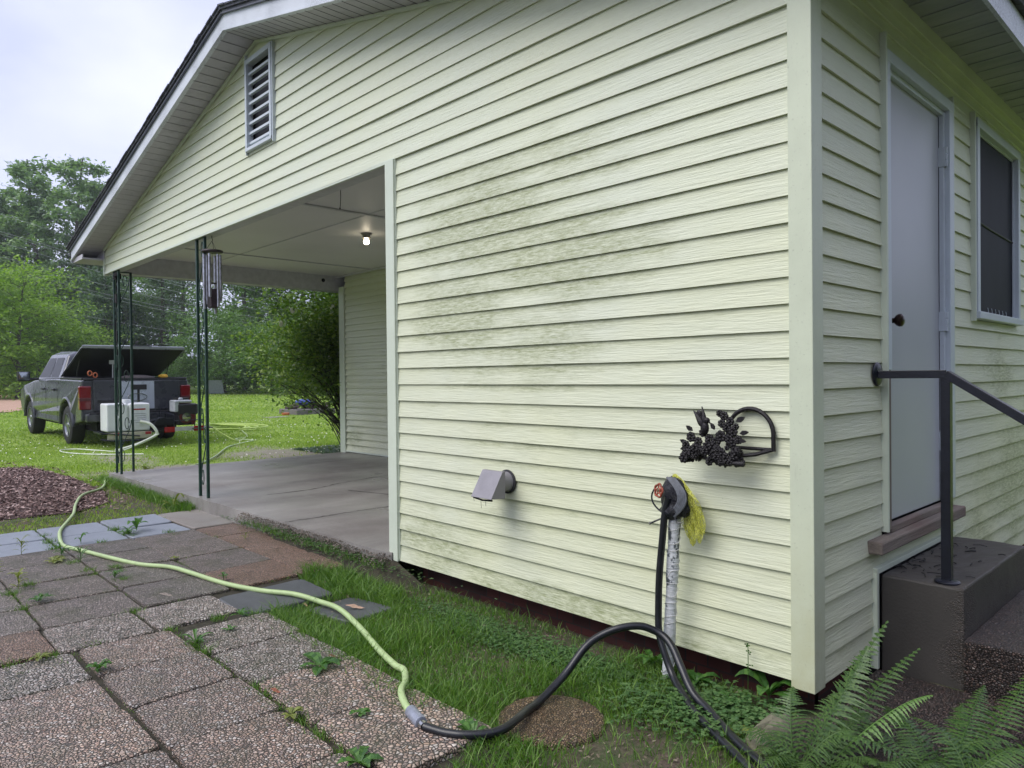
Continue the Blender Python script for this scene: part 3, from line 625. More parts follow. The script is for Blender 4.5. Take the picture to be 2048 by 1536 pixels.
# ================================================================ pavers
random.seed(21)
M['jsoil']=simple('dark_joint_soil',(.034,.030,.018),.95,0,.5,30,.8)
def paver(x0,x1,y0,y1,mat,label,z=-.085,tilt=.004,cat='paver',name='paver',group='square pavers laid edge to edge',rot=0,jit=.008,n=8,wob=.004):
    cx,cy=(x0+x1)/2,(y0+y1)/2; hx,hy=(x1-x0)/2-.0035,(y1-y0)/2-.0035
    z+=random.uniform(-.005,.005); tx,ty=random.uniform(-tilt,tilt)/hx,random.uniform(-tilt,tilt)/hy; rot+=random.uniform(-.012,.012)
    cx+=random.uniform(-jit,jit)*.4; cy+=random.uniform(-jit,jit)*.4
    out=[]
    R=.03
    for (sx,sy,a0) in ((1,1,0),(-1,1,90),(-1,-1,180),(1,-1,270)):
        for k in range(3):
            a=math.radians(a0+45*k); out.append((sx*(hx-R)+R*math.cos(a),sy*(hy-R)+R*math.sin(a)))
    pts=[]
    for i in range(len(out)):
        a,b=out[i],out[(i+1)%len(out)]; L_=math.hypot(b[0]-a[0],b[1]-a[1]); q=max(1,int(L_/.05))
        for k in range(q):
            t=k/q; pts.append((a[0]+(b[0]-a[0])*t+random.uniform(-wob,wob)*.6,a[1]+(b[1]-a[1])*t+random.uniform(-wob,wob)*.6))
    c,s=math.cos(rot),math.sin(rot); mb=MB(); N_=len(pts)
    def P(p,sc,dz): x,y=p[0]*sc,p[1]*sc; return (x*c-y*s,x*s+y*c,dz+tx*x+ty*y)
    vs=[P(p,1,-.045) for p in pts]+[P(p,1,-.006) for p in pts]+[P(p,.975,0) for p in pts]+[P((0,0),1,.001)]
    fs=[]
    for i in range(N_):
        j=(i+1)%N_; fs+=[(i,j,N_+j,N_+i),(N_+i,N_+j,2*N_+j,2*N_+i),(2*N_+i,2*N_+j,3*N_)]
    mb.add(vs,fs); o=mb.build(name,mat); o.location=(cx,cy,z); tag(o,label,cat,group)
    for p in o.data.polygons: p.use_smooth=False
    return o
ordn=['first','second','third','fourth','fifth','sixth','seventh','eighth','ninth','tenth','eleventh','twelfth']
def strip(y0,y1,xs,mats,desc,z=-.085,grp='pebbled square pavers of the walk'):
    for i in range(len(xs)-1):
        mt,ds=mats[i%len(mats)] if not isinstance(mats,dict) else mats.get(i,mats['d'])
        paver(xs[i],xs[i+1],y0,y1,mt,f'{ds} paver, {ordn[i]} from far end in {desc}',z=z,group=grp)
T=(M['peb_tan'],'tan pebbled'); G=(M['peb_grey'],'pale grey pebbled'); B_=(M['peb_big'],'coarse brown pebbled'); F_=(M['peb_fine'],'dark mossy pebbled'); R_=(M['peb_red'],'reddish pebbled')
strip(-1.375,-.935,[-2.465,-2.055,-1.605,-1.135,-.63],{0:G,1:G,2:B_,3:B_,'d':B_},'the strip touching the grass',z=-.078)
strip(-1.805,-1.395,[-2.565,-2.16,-1.745,-1.325,-.905,-.46],{0:T,1:T,2:T,3:T,4:B_,'d':B_},'the second strip from the grass')
strip(-2.235,-1.818,[-2.58,-2.18,-1.765,-1.345,-.93,-.5],{'d':T,0:G},'the third strip from the grass')
strip(-2.655,-2.25,[-2.60,-2.19,-1.77,-1.35],{'d':T,0:R_},'the fourth strip from the grass')
# middle block
strip(-1.43,-1.01,[-3.02,-2.60],{'d':G},'the walk, right of a pale pair')
strip(-1.86,-1.44,[-3.02,-2.59],{'d':G},'the walk, left of a pale pair')
strip(-2.30,-1.87,[-3.03,-2.60],{'d':R_},'the walk beside the pale pair')
strip(-2.75,-2.31,[-3.03,-2.60],{'d':G},'the walk at the left border')
cols=[-4.98,-4.52,-4.02,-3.50,-3.03]; rows=[(.075,-.40,'touching the carport floor'),(-.405,-.88,'second from the carport floor'),(-.885,-1.36,'third from the carport floor'),(-1.365,-1.84,'fourth from the carport floor'),(-1.845,-2.32,'fifth from the carport floor')]
for r,(b,a,ds) in enumerate(rows):
    mm_={'d':F_}
    if r==0: mm_={'d':R_}
    if r==1: mm_={'d':F_,3:R_}
    cx=cols
    strip(a,b-.0 if r else -.045,cx,mm_,'the row '+ds,z=-.086)
for _n,_p in (('joint_soil',[(-.5,-.98),(-.44,-1.5),(-.5,-3),(-6,-3),(-5.97,.0),(-3.1,.05),(-3.03,-.44),(-2.47,-1.0),(-2.44,-.95)]),):
    _m=MB(); _m.add([(x,y,-.104) for x,y in _p],[tuple(range(len(_p)))]); tag(_m.build(_n,M['jsoil']),kind='structure')
# blue-grey and concrete
for i,(x0,x1) in enumerate([(-5.93,-5.45),(-5.445,-4.99)]):
    for j,(y0,y1) in enumerate([(-.88,-.41),(-1.36,-.885),(-1.86,-1.37),(-2.4,-1.87)]):
        paver(x0,x1,y0,y1,M['blue'],f'blue-grey slab, {ordn[j]} beyond the pale concrete paver in the {"far" if i==0 else "near"} row',name='slab_paver',group='smooth blue-grey slabs at the far edge of the walk',z=-.088)
paver(-5.95,-5.0,-.40,.0,M['slab_pale'],'large pale streaky concrete slab beside the carport floor',name='concrete_paver',group='pavers of the walk',z=-.085)
paver(-2.89,-2.5,-1.03,-.50,M['slate'],'dark smooth stone slab under the green hose next to the pebbled pavers',name='stone_slab',cat='stone slab',z=-.082,group='dark stone slabs',tilt=.006)
paver(-2.42,-2.05,-.72,-.40,M['slate'],'small dark stone slab in the grass carrying a dry leaf',name='stone_slab',cat='stone slab',z=-.098,rot=.15,group='dark stone slabs')
# round stepping stone
mb=MB(); pr_=[(.0,.0),(.17,.002),(.195,-.004),(.205,-.02),(.205,-.05)]; mb.lathe([(a,b) for a,b in pr_],(-.595,-.70,-.103),(0,0,1),40)
o=mb.build('stepping_stone',M['peb_round'],smooth=True); tag(o,'round brown fine-gravel stepping stone half sunk in the grass under the black hose','stepping stone')
# edging rock near fern
mb=MB(); mb.blob((.045,-.26,-.13),(.055,.20,.085),0,.35,12,7); o=mb.build('edging_stone',simple('lichen_rock',(.16,.15,.10),.9,0,.4,14,.8),smooth=True); tag(o,'long mossy edging stone between the ivy patch and the ferns','edging stone')
# ================================================================ hoses
def hosemat(name,c,mark):
    m=MT(name,.42,c); n=m.noise(16,4,.7); s=m.noise(90,3,.7); k=m.mix(m.ramp(n,[(.4,0.),(.75,.45)]),c,tuple(x*.6 for x in c)); k=m.mix(m.ramp(s,[(.64,0.),(.72,.7)]),k,mark); m.col(k); m.bump(n,.2,.002); return m.m
M['hoseg']=hosemat('green_hose_rubber',(.41,.53,.25),(.10,.13,.05)); M['hosey']=hosemat('lime_hose_rubber',(.46,.60,.14),(.2,.3,.05)); M['hosew']=hosemat('white_hose',(.62,.66,.55),(.3,.3,.25))
gp=[(-16.6,4.9),(-15.6,4.55),(-14.3,4.1),(-13.73,3.6),(-13.2,3.75),(-12.8,3.35),(-12.13,2.79),(-10.62,1.97),(-9.86,1.45),(-9.45,1.05),(-9.28,.7),(-9.2,.35),(-9.02,.12),(-8.92,-.06),(-8.42,-.20),(-7.94,-.37),(-7.57,-.63),(-7.01,-.82),(-6.41,-.97),(-5.99,-1.11),(-5.82,-1.18),(-5.54,-1.26),(-5.17,-1.33),(-4.98,-1.34),(-4.7,-1.29),(-4.29,-1.21),(-4.0,-1.11),(-3.75,-1.0),(-3.49,-.96),(-3.13,-.89),(-2.81,-.81),(-2.59,-.71),(-2.39,-.66),(-2.18,-.66),(-1.85,-.74),(-1.56,-.82),(-1.34,-.88),(-1.26,-.89),(-1.18,-.94),(-1.12,-1.0),(-1.04,-1.05),(-.93,-1.09)]
def gz(x,y):
    if x<-9.0: return TH(x,y)+.02
    if x<-6: return -.068
    return -.070
hp=[(x,y,gz(x,y)+.006*math.sin(i*2.1)) for i,(x,y) in enumerate(gp)]
hz=thing('garden_hose',(-3.5,-.96,-.09),'pale green garden hose snaking from the truck across the pavers to the grass','hose')
MB().tube(smoothpath(hp,5),.0142,10).build('hose_tube',M['hoseg'],hz,smooth=True)
mb=MB(); e0=Vector((-.945,-1.085,-.066)); e1=Vector((-.83,-1.118,-.064)); mb.tube([e0,e0+(e1-e0)*.1,e0+(e1-e0)*.5,e0+(e1-e0)*.9,e1],[.017,.0235,.0225,.024,.022],14)
mb.build('taped_sleeve',simple('grey_duct_tape',(.26,.28,.34),.35,.2,.2,40,.3),hz,smooth=True)
mb=MB(); e2=e1+(e1-e0).normalized()*.03; mb.tube([e1,e1+(e2-e1)*.4,e2],[.015,.016,.014],12); mb.build('metal_coupling',simple('chrome_coupling',(.5,.5,.5),.25,1,.1,30,0),hz,smooth=True)
b1=[tuple(e2),(-.741,-1.104,-.068),(-.70,-1.085,-.068),(-.662,-1.058,-.068),(-.615,-1.0,-.068),(-.60,-.932,-.068),(-.625,-.837,-.070),(-.67,-.745,-.085),(-.69,-.66,-.085),(-.690,-.52,-.027),(-.668,-.42,.061),(-.639,-.36,.10),(-.584,-.30,.131),(-.529,-.24,.138),(-.484,-.2,.119),(-.443,-.19,.10),(-.401,-.20,.074),(-.346,-.23,.027),(-.266,-.27,-.043),(-.171,-.305,-.072),(-.014,-.405,-.085),(.133,-.482,-.09),(.284,-.563,-.09),(.5,-.75,-.09)]
h2=thing('black_hose',(-.6,-.9,-.1),'thick black hose coupled to the green one, arching up from the grass','hose')
MB().tube(smoothpath(b1,5),.0155,12).build('hose_tube',M['darkrubber'],h2,smooth=True)
b2=[(-.462,-.13,.655),(-.479,-.13,.592),(-.492,-.132,.476),(-.506,-.135,.329),(-.512,-.135,.182),(-.503,-.145,.096),(-.472,-.16,.036),(-.432,-.172,-.03),(-.385,-.20,-.062),(-.30,-.265,-.075),(-.22,-.335,-.075),(-.099,-.405,-.085),(.10,-.525,-.09),(.243,-.615,-.09),(.45,-.8,-.09)]
h3=thing('black_hose',(-.5,-.13,-.1),'black hose hanging straight down from the outdoor tap beside the white-wrapped pipe','hose')
MB().tube(smoothpath(b2,5),.0145,12).build('hose_tube',M['darkrubber'],h3,smooth=True)
# ================================================================ standpipe with tap
sp=thing('water_standpipe',(-.495,-.08,-.12),'white taped water pipe topped by an outdoor tap wrapped in black plastic and yellow netting','standpipe')
m=MT('peeling_pipe_wrap',.45,(.5,.5,.5)); n=m.noise(7,5,.7,(1,1,.8)); w=m.noise(14,5,.6,(.4,.4,2.5),1.5); k=m.mix(m.ramp(w,[(.3,0.),(.7,1.)]),(.52,.54,.56),(.68,.70,.71)); k=m.mix(m.ramp(n,[(.54,0.),(.565,1.)]),k,(.10,.115,.13)); k=m.mix(m.ramp(m.noise(9,4,.6,(1,1,.5)),[(.66,0.),(.70,.85)]),k,(.22,.10,.06)); m.col(k); m.bump(w,.9,.008); m.bump(n,.6,.006)
random.seed(4); pts=[];rs=[]
for i in range(26):
    t=i/25; pts.append((-.505+.046*t,-.085,-.13+.75*t)); rs.append(.0245+random.uniform(-.0025,.0025))
mb=MB(); mb.tube(pts,rs,16); 
mb.build('wrapped_pipe',m.m,sp,smooth=True)
mb=MB(); hp_=[]
for i in range(180):
    t=i/179; a0=i*.55+1.2*math.sin(i*.31); z=-.1+.70*t+.006*math.sin(i*.9); x=-.505+.046*(t+.03); hp_.append((x+.0268*math.cos(a0),-.085+.0268*math.sin(a0),z))
mb.tube(hp_,.0014,4)
mb.build('tape_string',simple('white_tape_edge',(.6,.6,.58),.6),sp)
m=MT('black_plastic_bag',.28,(.012,.013,.02)); w=m.noise(18,6,.7,(1,1,1),1.2); m.bump(w,1.0,.02); m.col(m.mix(m.ramp(w,[(.5,0.),(.8,1.)]),(.008,.008,.014),(.04,.045,.06)))
mb=MB(); mb.blob((-.460,-.085,.652),(.062,.045,.086),0,.12,20,14); mb.blob((-.465,-.10,.600),(.050,.042,.040),0,.2,16,10); mb.blob((-.425,-.085,.605),(.034,.036,.032),0,.25,14,8)
mb.build('plastic_wrap',m.m,sp,smooth=True)
mb=MB(); c=Vector((-.44,-.125,.648))
for j in range(5):
    y=-.118-.004*abs(j-2)
    P=[(-.470+.008*j+.055*math.sin(q*.26),-.128+.0012*j,.738-.0118*q*1.12) for q in range(13)]
    mb.tube(smoothpath(P,2),.0048,6)
mb.build('grey_strap',simple('grey_tape_strap',(.13,.14,.16),.5,0,.3,60,.5),sp,smooth=True)
# handwheel
hw=bpy.data.objects.new('tap_handwheel',None); link(hw,sp); hw.location=(-.504+.495,-.15+.08,.672+.12); POS[hw.name]=Vector((-.504,-.15,.672))
red=simple('rusty_red_wheel',(.30,.075,.045),.6,.2,.4,40,.5)
mb=MB(); ax=Vector((-.35,-.93,.1)).normalized(); u=ax.orthogonal().normalized(); w_=ax.cross(u); c=Vector((-.492,-.155,.684))
ring=[c+(u*math.cos(a)+w_*math.sin(a))*(.026+.0025*math.cos(5*a)) for a in [2*math.pi*k/30 for k in range(31)]]; mb.tube(ring,.0045,7)
for k in range(5):
    a=2*math.pi*k/5+.3; mb.tube([c+(u*math.cos(a)+w_*math.sin(a))*.009,c+(u*math.cos(a)+w_*math.sin(a))*.026],.0035,6)
ring=[c+(u*math.cos(a)+w_*math.sin(a))*.011 for a in [2*math.pi*k/16 for k in range(17)]]; mb.tube(ring,.003,6)
mb.build('wheel_rim',red,hw,smooth=True)
mb=MB(); mb.lathe([(0,-.02),(.006,-.02),(.006,.004),(0,.006)],c,ax,10); mb.build('wheel_spindle',simple('dull_brass',(.2,.15,.08),.5,.8),hw,smooth=True)
mb=MB(); mb.tube(smoothpath([(-.508,-.14,.705),(-.535,-.14,.665),(-.532,-.14,.63),(-.505,-.135,.60),(-.47,-.13,.585)],4),.0035,6); mb.tube(smoothpath([(-.48,-.125,.575),(-.515,-.14,.555),(-.545,-.145,.540)],3),[.004]*6+[.007],6)
mb.tube([(-.445,-.12,.59),(-.425,-.125,.555),(-.405,-.12,.558)],.003,5); mb.build('tie_wire',M['darkrubber'],sp)
# yellow netting
m=MT('yellow_net_bag',.6,(.72,.72,.10)); n=m.noise(40,4); m.col(m.mix(n,(.50,.52,.06),(.85,.86,.22)))
tr=m.t.nodes.new('ShaderNodeBsdfTransparent'); ms=m.t.nodes.new('ShaderNodeMixShader'); wv=m.noise(190,2,.5,(1.2,1.2,.8)); out=m.t.nodes['Material Output']
m.t.links.new(m.ramp(wv,[(.44,.25),(.56,.9)]),ms.inputs[0]); m.t.links.new(tr.outputs[0],ms.inputs[1]); m.t.links.new(m.b.outputs[0],ms.inputs[2]); m.t.links.new(ms.outputs[0],out.inputs[0])
random.seed(9); mb=MB()
for s in range(6):
    a=-.45+.012*s; cols_=12; rws=26; g=[]
    ph=random.uniform(0,6)
    for r in range(rws+1):
        t=r/rws; row=[]
        cx=-.462+.012*s*t**.5+.055*math.sin(min(1,t*1.7)*1.5)*(.7+.07*s); cz=.738-.27*t*(.78+.04*((s*3)%7))+.012*math.sin(t*9+ph)*.5; wdt=(.020+.042*t)*(1-max(0,(t-.72)/.28)**1.5*.85)
        for q in range(cols_+1):
            f=q/cols_-.5; row.append((cx+f*wdt+.004*math.sin(t*14+q*1.7+ph),-.060-.022*(1-t)-.010*s/9-.008*math.sin(q*2.2+ph+t*5),cz+.006*math.sin(q*1.3+ph)))
        g.append(row)
    for r in range(rws):
        for q in range(cols_): mb.quad(g[r][q],g[r][q+1],g[r+1][q+1],g[r+1][q])
mb.build('yellow_netting',m.m,sp,smooth=False)
# ================================================================ hose hanger (cast iron, birds and flowers)
hg=thing('hose_hanger',(-.2,0,.85),'black cast-iron hose hanger with a bird, leaves and flowers, screwed to the siding','hose hanger')
ci=simple('cast_iron',(.012,.010,.012),.5,.3,.4,30,.6)
mb=MB()
P=[(-.066,-.012,.862)]+[(-.162+.096*math.cos(a),-.012,.925+.098*math.sin(a)) for a in [math.radians(d) for d in range(-5,186,10)]]+[(-.258,-.012,.87)]
b=len(mb.v)
for i,p in enumerate(P[:-1]): pass
mb.tube(P,.009,8); mb.tube([(-.075,-.012,.868),(-.25,-.012,.868)],.007,8); mb.build('wall_arch',ci,hg,smooth=True)
mb=MB(); mb.tube([(-.07,-.01,.868),(-.12,-.05,.850),(-.2,-.075,.838)],.008,8); mb.lathe([(0,-.0),(.010,0),(.011,.03),(.008,.034),(0,.034)],(-.165,-.115,.817),(1,0,0),12); mb.tube([(-.36,-.085,.835),(-.25,-.11,.817),(-.15,-.115,.817)],.008,8); mb.build('hook_arm',ci,hg,smooth=True)
random.seed(12); mb=MB()
def ws(px,pz): return px,pz
def flower(x,y,z,r,n=7):
    for k in range(n):
        a=2*math.pi*k/n; mb.blob((x+r*.62*math.cos(a),y-.004,z+r*.62*math.sin(a)),(r*.42,.007,r*.42),0,.15,7,4)
    mb.blob((x,y-.010,z),(r*.32,.008,r*.32),0,0,7,4)
def leafc(x,y,z,a,l):
    u=Vector((math.cos(a),0,math.sin(a))); v=Vector((-math.sin(a),0,math.cos(a))); c=Vector((x,y,z))
    p=[c,c+u*l*.35+v*l*.26,c+u*l*.7+v*l*.2,c+u*l,c+u*l*.7-v*l*.2,c+u*l*.35-v*l*.26]
    q=[t+Vector((0,-.009,0)) for t in p]; q[0]+=Vector((0,.0,0)); mb.add(p+q,[(0,1,2,3,4,5)[::-1],(6,7,8,9,10,11)]+[(i,(i+1)%6,6+(i+1)%6,6+i) for i in range(6)])
for i in range(80):
    t=random.random(); x=-.395+.24*t+random.uniform(-.008,.008); y=-.085-.035*random.random(); z=.820+.066*random.random()**1.3*(1.0-.15*t)
    flower(x,y,z-.004,random.uniform(.008,.022),random.choice((5,6,7)))
for (x,z,r) in [(-.385,.905,.022),(-.352,.888,.020),(-.33,.925,.018),(-.30,.90,.022),(-.272,.89,.021),(-.25,.915,.024),(-.215,.905,.020),(-.198,.935,.021),(-.225,.95,.019),(-.245,.965,.018),(-.21,.975,.018),(-.235,.995,.019),(-.255,1.005,.015),(-.20,.895,.02),(-.175,.905,.018),(-.185,.955,.013)]: flower(x,-.075,z,r,7)
for (x,z,a,l) in [(-.398,.862,3.4,.035),(-.402,.878,2.7,.034),(-.385,.85,4.2,.03),(-.355,.838,4.6,.03),(-.30,.832,4.8,.036),(-.225,.828,4.6,.036),(-.185,.832,5.0,.034),(-.375,.93,2.5,.035),(-.18,.975,.5,.04),(-.165,.93,.2,.036),(-.17,.905,-.2,.03),(-.275,.94,2.1,.03),(-.335,.835,4.3,.03),(-.26,.83,4.8,.03),(-.205,.83,4.8,.03)]: leafc(x,-.08,z,a,l)
mb.build('flower_cluster',ci,hg,smooth=False)
mb=MB(); mb.blob((-.318,-.085,.945),(.018,.014,.030),0,0,12,8); mb.blob((-.309,-.087,.975),(.015,.012,.013),0,0,12,8); mb.tube([(-.298,-.088,.972),(-.283,-.088,.955)],[.004,.001],6)
mb.tube(smoothpath([(-.325,-.085,.955),(-.345,-.083,.985),(-.372,-.08,1.012)],4),[.013,.015,.016,.015,.013,.010,.007,.004,.002],8)
mb.tube(smoothpath([(-.32,-.085,.965),(-.324,-.083,.995),(-.333,-.08,1.03)],4),[.010,.012,.012,.010,.009,.007,.005,.003,.002],8)
mb.blob((-.345,-.08,1.00),(.014,.010,.016),0,.3,8,6); mb.build('bird_figure',ci,hg,smooth=True)
# ================================================================ dryer vent
dv=thing('dryer_vent',(-1.56,0,.6),'grey plastic dryer vent hood on a round pipe sticking out of the siding','dryer vent')
gp_=simple('grey_vent_plastic',(.24,.23,.255),.5,0,.10,14,.15)
mb=MB(); mb.tube([(-1.562,.02,.602),(-1.562,-.095,.602)],.052,28); mb.build('vent_pipe',gp_,dv,smooth=True)
mb=MB(); mb.lathe([(.053,0),(.064,0),(.064,.006),(.053,.008)],(-1.562,-.001,.600),(0,-1,0),28); mb.build('pipe_collar',simple('dark_gasket',(.03,.03,.035),.7),dv,smooth=True)
mb=MB(); x0,x1=-1.640,-1.487
mb.prism([(-.098,.665),(-.088,.665),(-.088,.528),(-.188,.535),(-.180,.548),(-.106,.665)],'x',x0,x0+.004); mb.prism([(-.098,.665),(-.088,.665),(-.088,.528),(-.188,.535),(-.180,.548),(-.106,.665)],'x',x1-.004,x1)
mb.prism([(-.108,.668),(-.088,.668),(-.088,.663),(-.105,.663),(-.184,.532),(-.190,.535)],'x',x0-.002,x1+.002); mb.box(x0,x1,-.092,-.088,.53,.665)
mb.build('vent_hood',gp_,dv,bevel=.0015)
mb=MB(); mb.tube([(-1.63,-.182,.532),(-1.57,-.175,.522),(-1.50,-.168,.525)],.005,5)
for x,l in ((-1.632,.02),(-1.575,.05),(-1.54,.035)): mb.tube([(x,-.18,.53),(x+.002,-.178,.53-l)],.0012,4)
mb.build('lint_fringe',M['dark'],dv)
# ================================================================ lamp
lp=thing('ceiling_light',(-5.72,1.77,ZC),'bare glowing bulb in a porcelain holder on the carport ceiling','ceiling light')
bx,by=-5.74,1.79
mb=MB(); mb.lathe([(0,0),(.062,0),(.060,-.012),(.045,-.020),(.040,-.040),(.048,-.046),(.046,-.054),(0,-.056)],(bx,by,ZC),(0,0,1),24); mb.build('lamp_holder',simple('porcelain',(.22,.21,.18),.35,0,.1,30,0),lp,smooth=True)
m=MT('bulb_glow',.3,(1,1,1)); m.b.inputs['Emission Color'].default_value=(1,.86,.62,1); m.b.inputs['Emission Strength'].default_value=9
mb=MB(); mb.lathe([(0,-.125),(.018,-.122),(.030,-.110),(.033,-.095),(.029,-.078),(.018,-.064),(.014,-.05)],(bx,by,ZC),(0,0,1),20); mb.build('bulb',m.m,lp,smooth=True)
# ================================================================ small hook and cord on ceiling
ph=thing('pull_cord',(-4.2,.55,2.7),'thin dark cord hanging from the carport ceiling near the front','cord')
MB().tube(smoothpath([(-4.19,.56,ZC),(-4.19,.56,2.72),(-4.192,.56,2.65),(-4.20,.56,2.61)],4),.003,5).build('cord',M['dark'],ph)
MB().blob((-4.202,.56,2.60),(.006,.006,.010)).build('cord_end',M['dark'],ph)
# ================================================================ wind chime
wc=thing('wind_chime',(-5.73,.09,2.5),'wind chime of long silver tubes hanging from the carport header','wind chime')
cx,cy=-5.735,.075
alu=MT('aluminium_tube',.3,(.55,.56,.60),.9); alu.col(alu.mix(alu.ramp(alu.noise(25,3),[(.4,0.),(.8,1.)]),(.55,.56,.62),(.25,.24,.25))); alu=alu.m
wd_=simple('dark_chime_wood',(.03,.018,.022),.5,0,.3,30,.2)
mb=MB(); mb.lathe([(0,.009),(.094,.009),(.098,.004),(.098,-.006),(.092,-.010),(0,-.010)],(cx,cy,2.385),(0,0,1),28); mb.build('top_disc',wd_,wc,smooth=True)
mb=MB()
for k in range(3): a=k*2.1+.3; mb.tube([(cx+.06*math.cos(a),cy+.06*math.sin(a),2.39),(cx,cy,2.485)],.0022,4)
mb.tube(smoothpath([(cx,cy,2.48),(cx+.012,cy,2.492),(cx+.004,cy,2.505),(cx-.004,cy,2.515),(cx,cy,2.54)],3),.0028,5); mb.build('hanging_cords',M['dark'],wc)
for k,l in enumerate((.50,.44,.56,.47,.52,.41)):
    a=k*math.pi/3+.35; x,y=cx+.074*math.cos(a),cy+.074*math.sin(a)
    mb=MB(); mb.tube([(x,y,2.355),(x,y,2.355-l)],.0135,12); mb.build('chime_tube',alu,wc,smooth=True)
mb=MB(); mb.lathe([(0,.005),(.035,.005),(.035,-.005),(0,-.005)],(cx,cy,2.08),(0,0,1),16); mb.tube([(cx,cy,2.37),(cx,cy,2.0)],.0015,4); mb.build('striker',wd_,wc,smooth=True)
mb=MB(); 
mb.prism([(cx-.02,2.03),(cx+.02,2.03),(cx+.038,1.98),(cx+.045,1.90),(cx+.052,1.86),(cx+.03,1.845),(cx-.03,1.845),(cx-.052,1.86),(cx-.045,1.90),(cx-.038,1.98)],'y',cy-.035,cy+.035); mb.build('wind_sail',wd_,wc,bevel=.004)
# outlet box near corner column
ob=thing('outdoor_socket',(-8.69,.03,2.4),'small black hanging socket and cable bundle at the top of the corner column','socket')
mb=MB(); mb.blob((-8.66,.03,2.46),(.06,.05,.05),0,.4,9,6); mb.box(-8.70,-8.62,.01,.06,2.13,2.24); mb.tube(smoothpath([(-8.66,.03,2.44),(-8.69,.03,2.32),(-8.66,.03,2.2)],4),.008,6); mb.tube(smoothpath([(-8.66,.03,2.15),(-8.74,.03,2.0),(-8.76,.03,1.85),(-8.70,.03,1.6)],4),.006,5); mb.box(-8.69,-8.66,.02,.05,1.65,1.78); mb.build('socket_body',M['dark'],ob)
# small dark hole cap on back beam
o=MB().blob((-8.98,3.05,2.70),(.012,.03,.03)).build('beam_plug',M['dark']); tag(o,'small dark plug on the inner face of the carport side beam','plug')
# nail in siding + debris on step + dry leaves
def dryleaf(x,y,z,s,rot,label,col=(.42,.28,.20)):
    mb=MB(); n=10; L_=[]; R_2=[]
    for i in range(n+1):
        t=i/n; w=.22*math.sin(math.pi*t**.8)*(1+.35*math.sin(t*19)); L_.append((s*(t-.5),s*w*.5,.006*math.sin(t*5)+.004)); R_2.append((s*(t-.5),-s*w*.5,.006*math.cos(t*4)+.003))
    for i in range(n): mb.quad(L_[i],L_[i+1],R_2[i+1],R_2[i]); 
    o=mb.build('dry_leaf',M.setdefault('dry%s'%str(col),simple('dry_leaf_brown',col,.8,0,.3,40,.4))); o.location=(x,y,z); o.rotation_euler=(.1,.05,rot); tag(o,label,'leaf','fallen dry leaves')
dryleaf(-2.2,-.55,-.088,.115,.75,'pale pinkish dry leaf lying on the small dark stone slab')
dryleaf(-1.46,-1.36,-.07,.05,.6,'small reddish dry leaf on the coarse pebbled paver',(.30,.10,.06))
dryleaf(-1.62,-1.02,-.07,.045,1.4,'brown dry leaf beside the broad-leaved weed on the pavers',(.22,.11,.07))
dryleaf(-3.15,-1.22,-.078,.09,.9,'grey-brown dry leaf on the dark mossy pavers',(.26,.22,.19))
dryleaf(-2.42,-.73,-.085,.04,.3,'tiny tan dry leaf at the near edge of the small dark stone slab',(.35,.25,.13))
random.seed(31); mb=MB()
for i in range(46):
    x=random.uniform(.10,.26) if i<34 else random.uniform(.1,.38); y=random.uniform(.7,1.5); a=random.uniform(0,3.14); l=random.uniform(.008,.035)
    mb.tube([(x-l*math.cos(a),y-l*math.sin(a),.303),(x,y,.306),(x+l*math.cos(a+.3),y+l*math.sin(a+.3),.303)],random.uniform(.0012,.003),4)
tag(mb.build('twig_litter',M['dark']),kind='stuff')
# weedy soil banked against the slab front
random.seed(23); mb=MB(); nx_=46; ny_=7; g={}
for i in range(nx_+1):
    x=-4.75+2.5*i/nx_; e=min(1,i/14.)*min(1,max(0,(nx_-i)/8.))
    for j in range(ny_+1):
        t=j/ny_; y=-.20*(.45+.55*e)+(.20*(.45+.55*e)-.01)*t; g[i,j]=(x,y,-.125+(SZ(min(x,-2.62))-.012+.118)*e*(t**1.3)+random.uniform(-.008,.008)*e)
for i in range(nx_):
    for j in range(ny_): mb.quad(g[i,j],g[i+1,j],g[i+1,j+1],g[i,j+1])
tag(mb.build('soil_bank',M['jsoil'],smooth=True),kind='structure')
# loose gravel/dirt crumbs along slab front edge
random.seed(17); mb=MB()
for i in range(1500):
    x=-random.uniform(2.62,4.9); y=-.03-abs(random.gauss(0,.045)); r=random.uniform(.002,.007)
    mb.blob((x,y,(SZ(x)+.004 if y>-.03 else SZ(x)-.012-(-.03-y)*.75)),(r,r,r*.7),0,.5,5,3)
tag(mb.build('crumbled_edge_debris',simple('debris',(.17,.145,.12),.9,0,.5,8,.3)),kind='stuff')
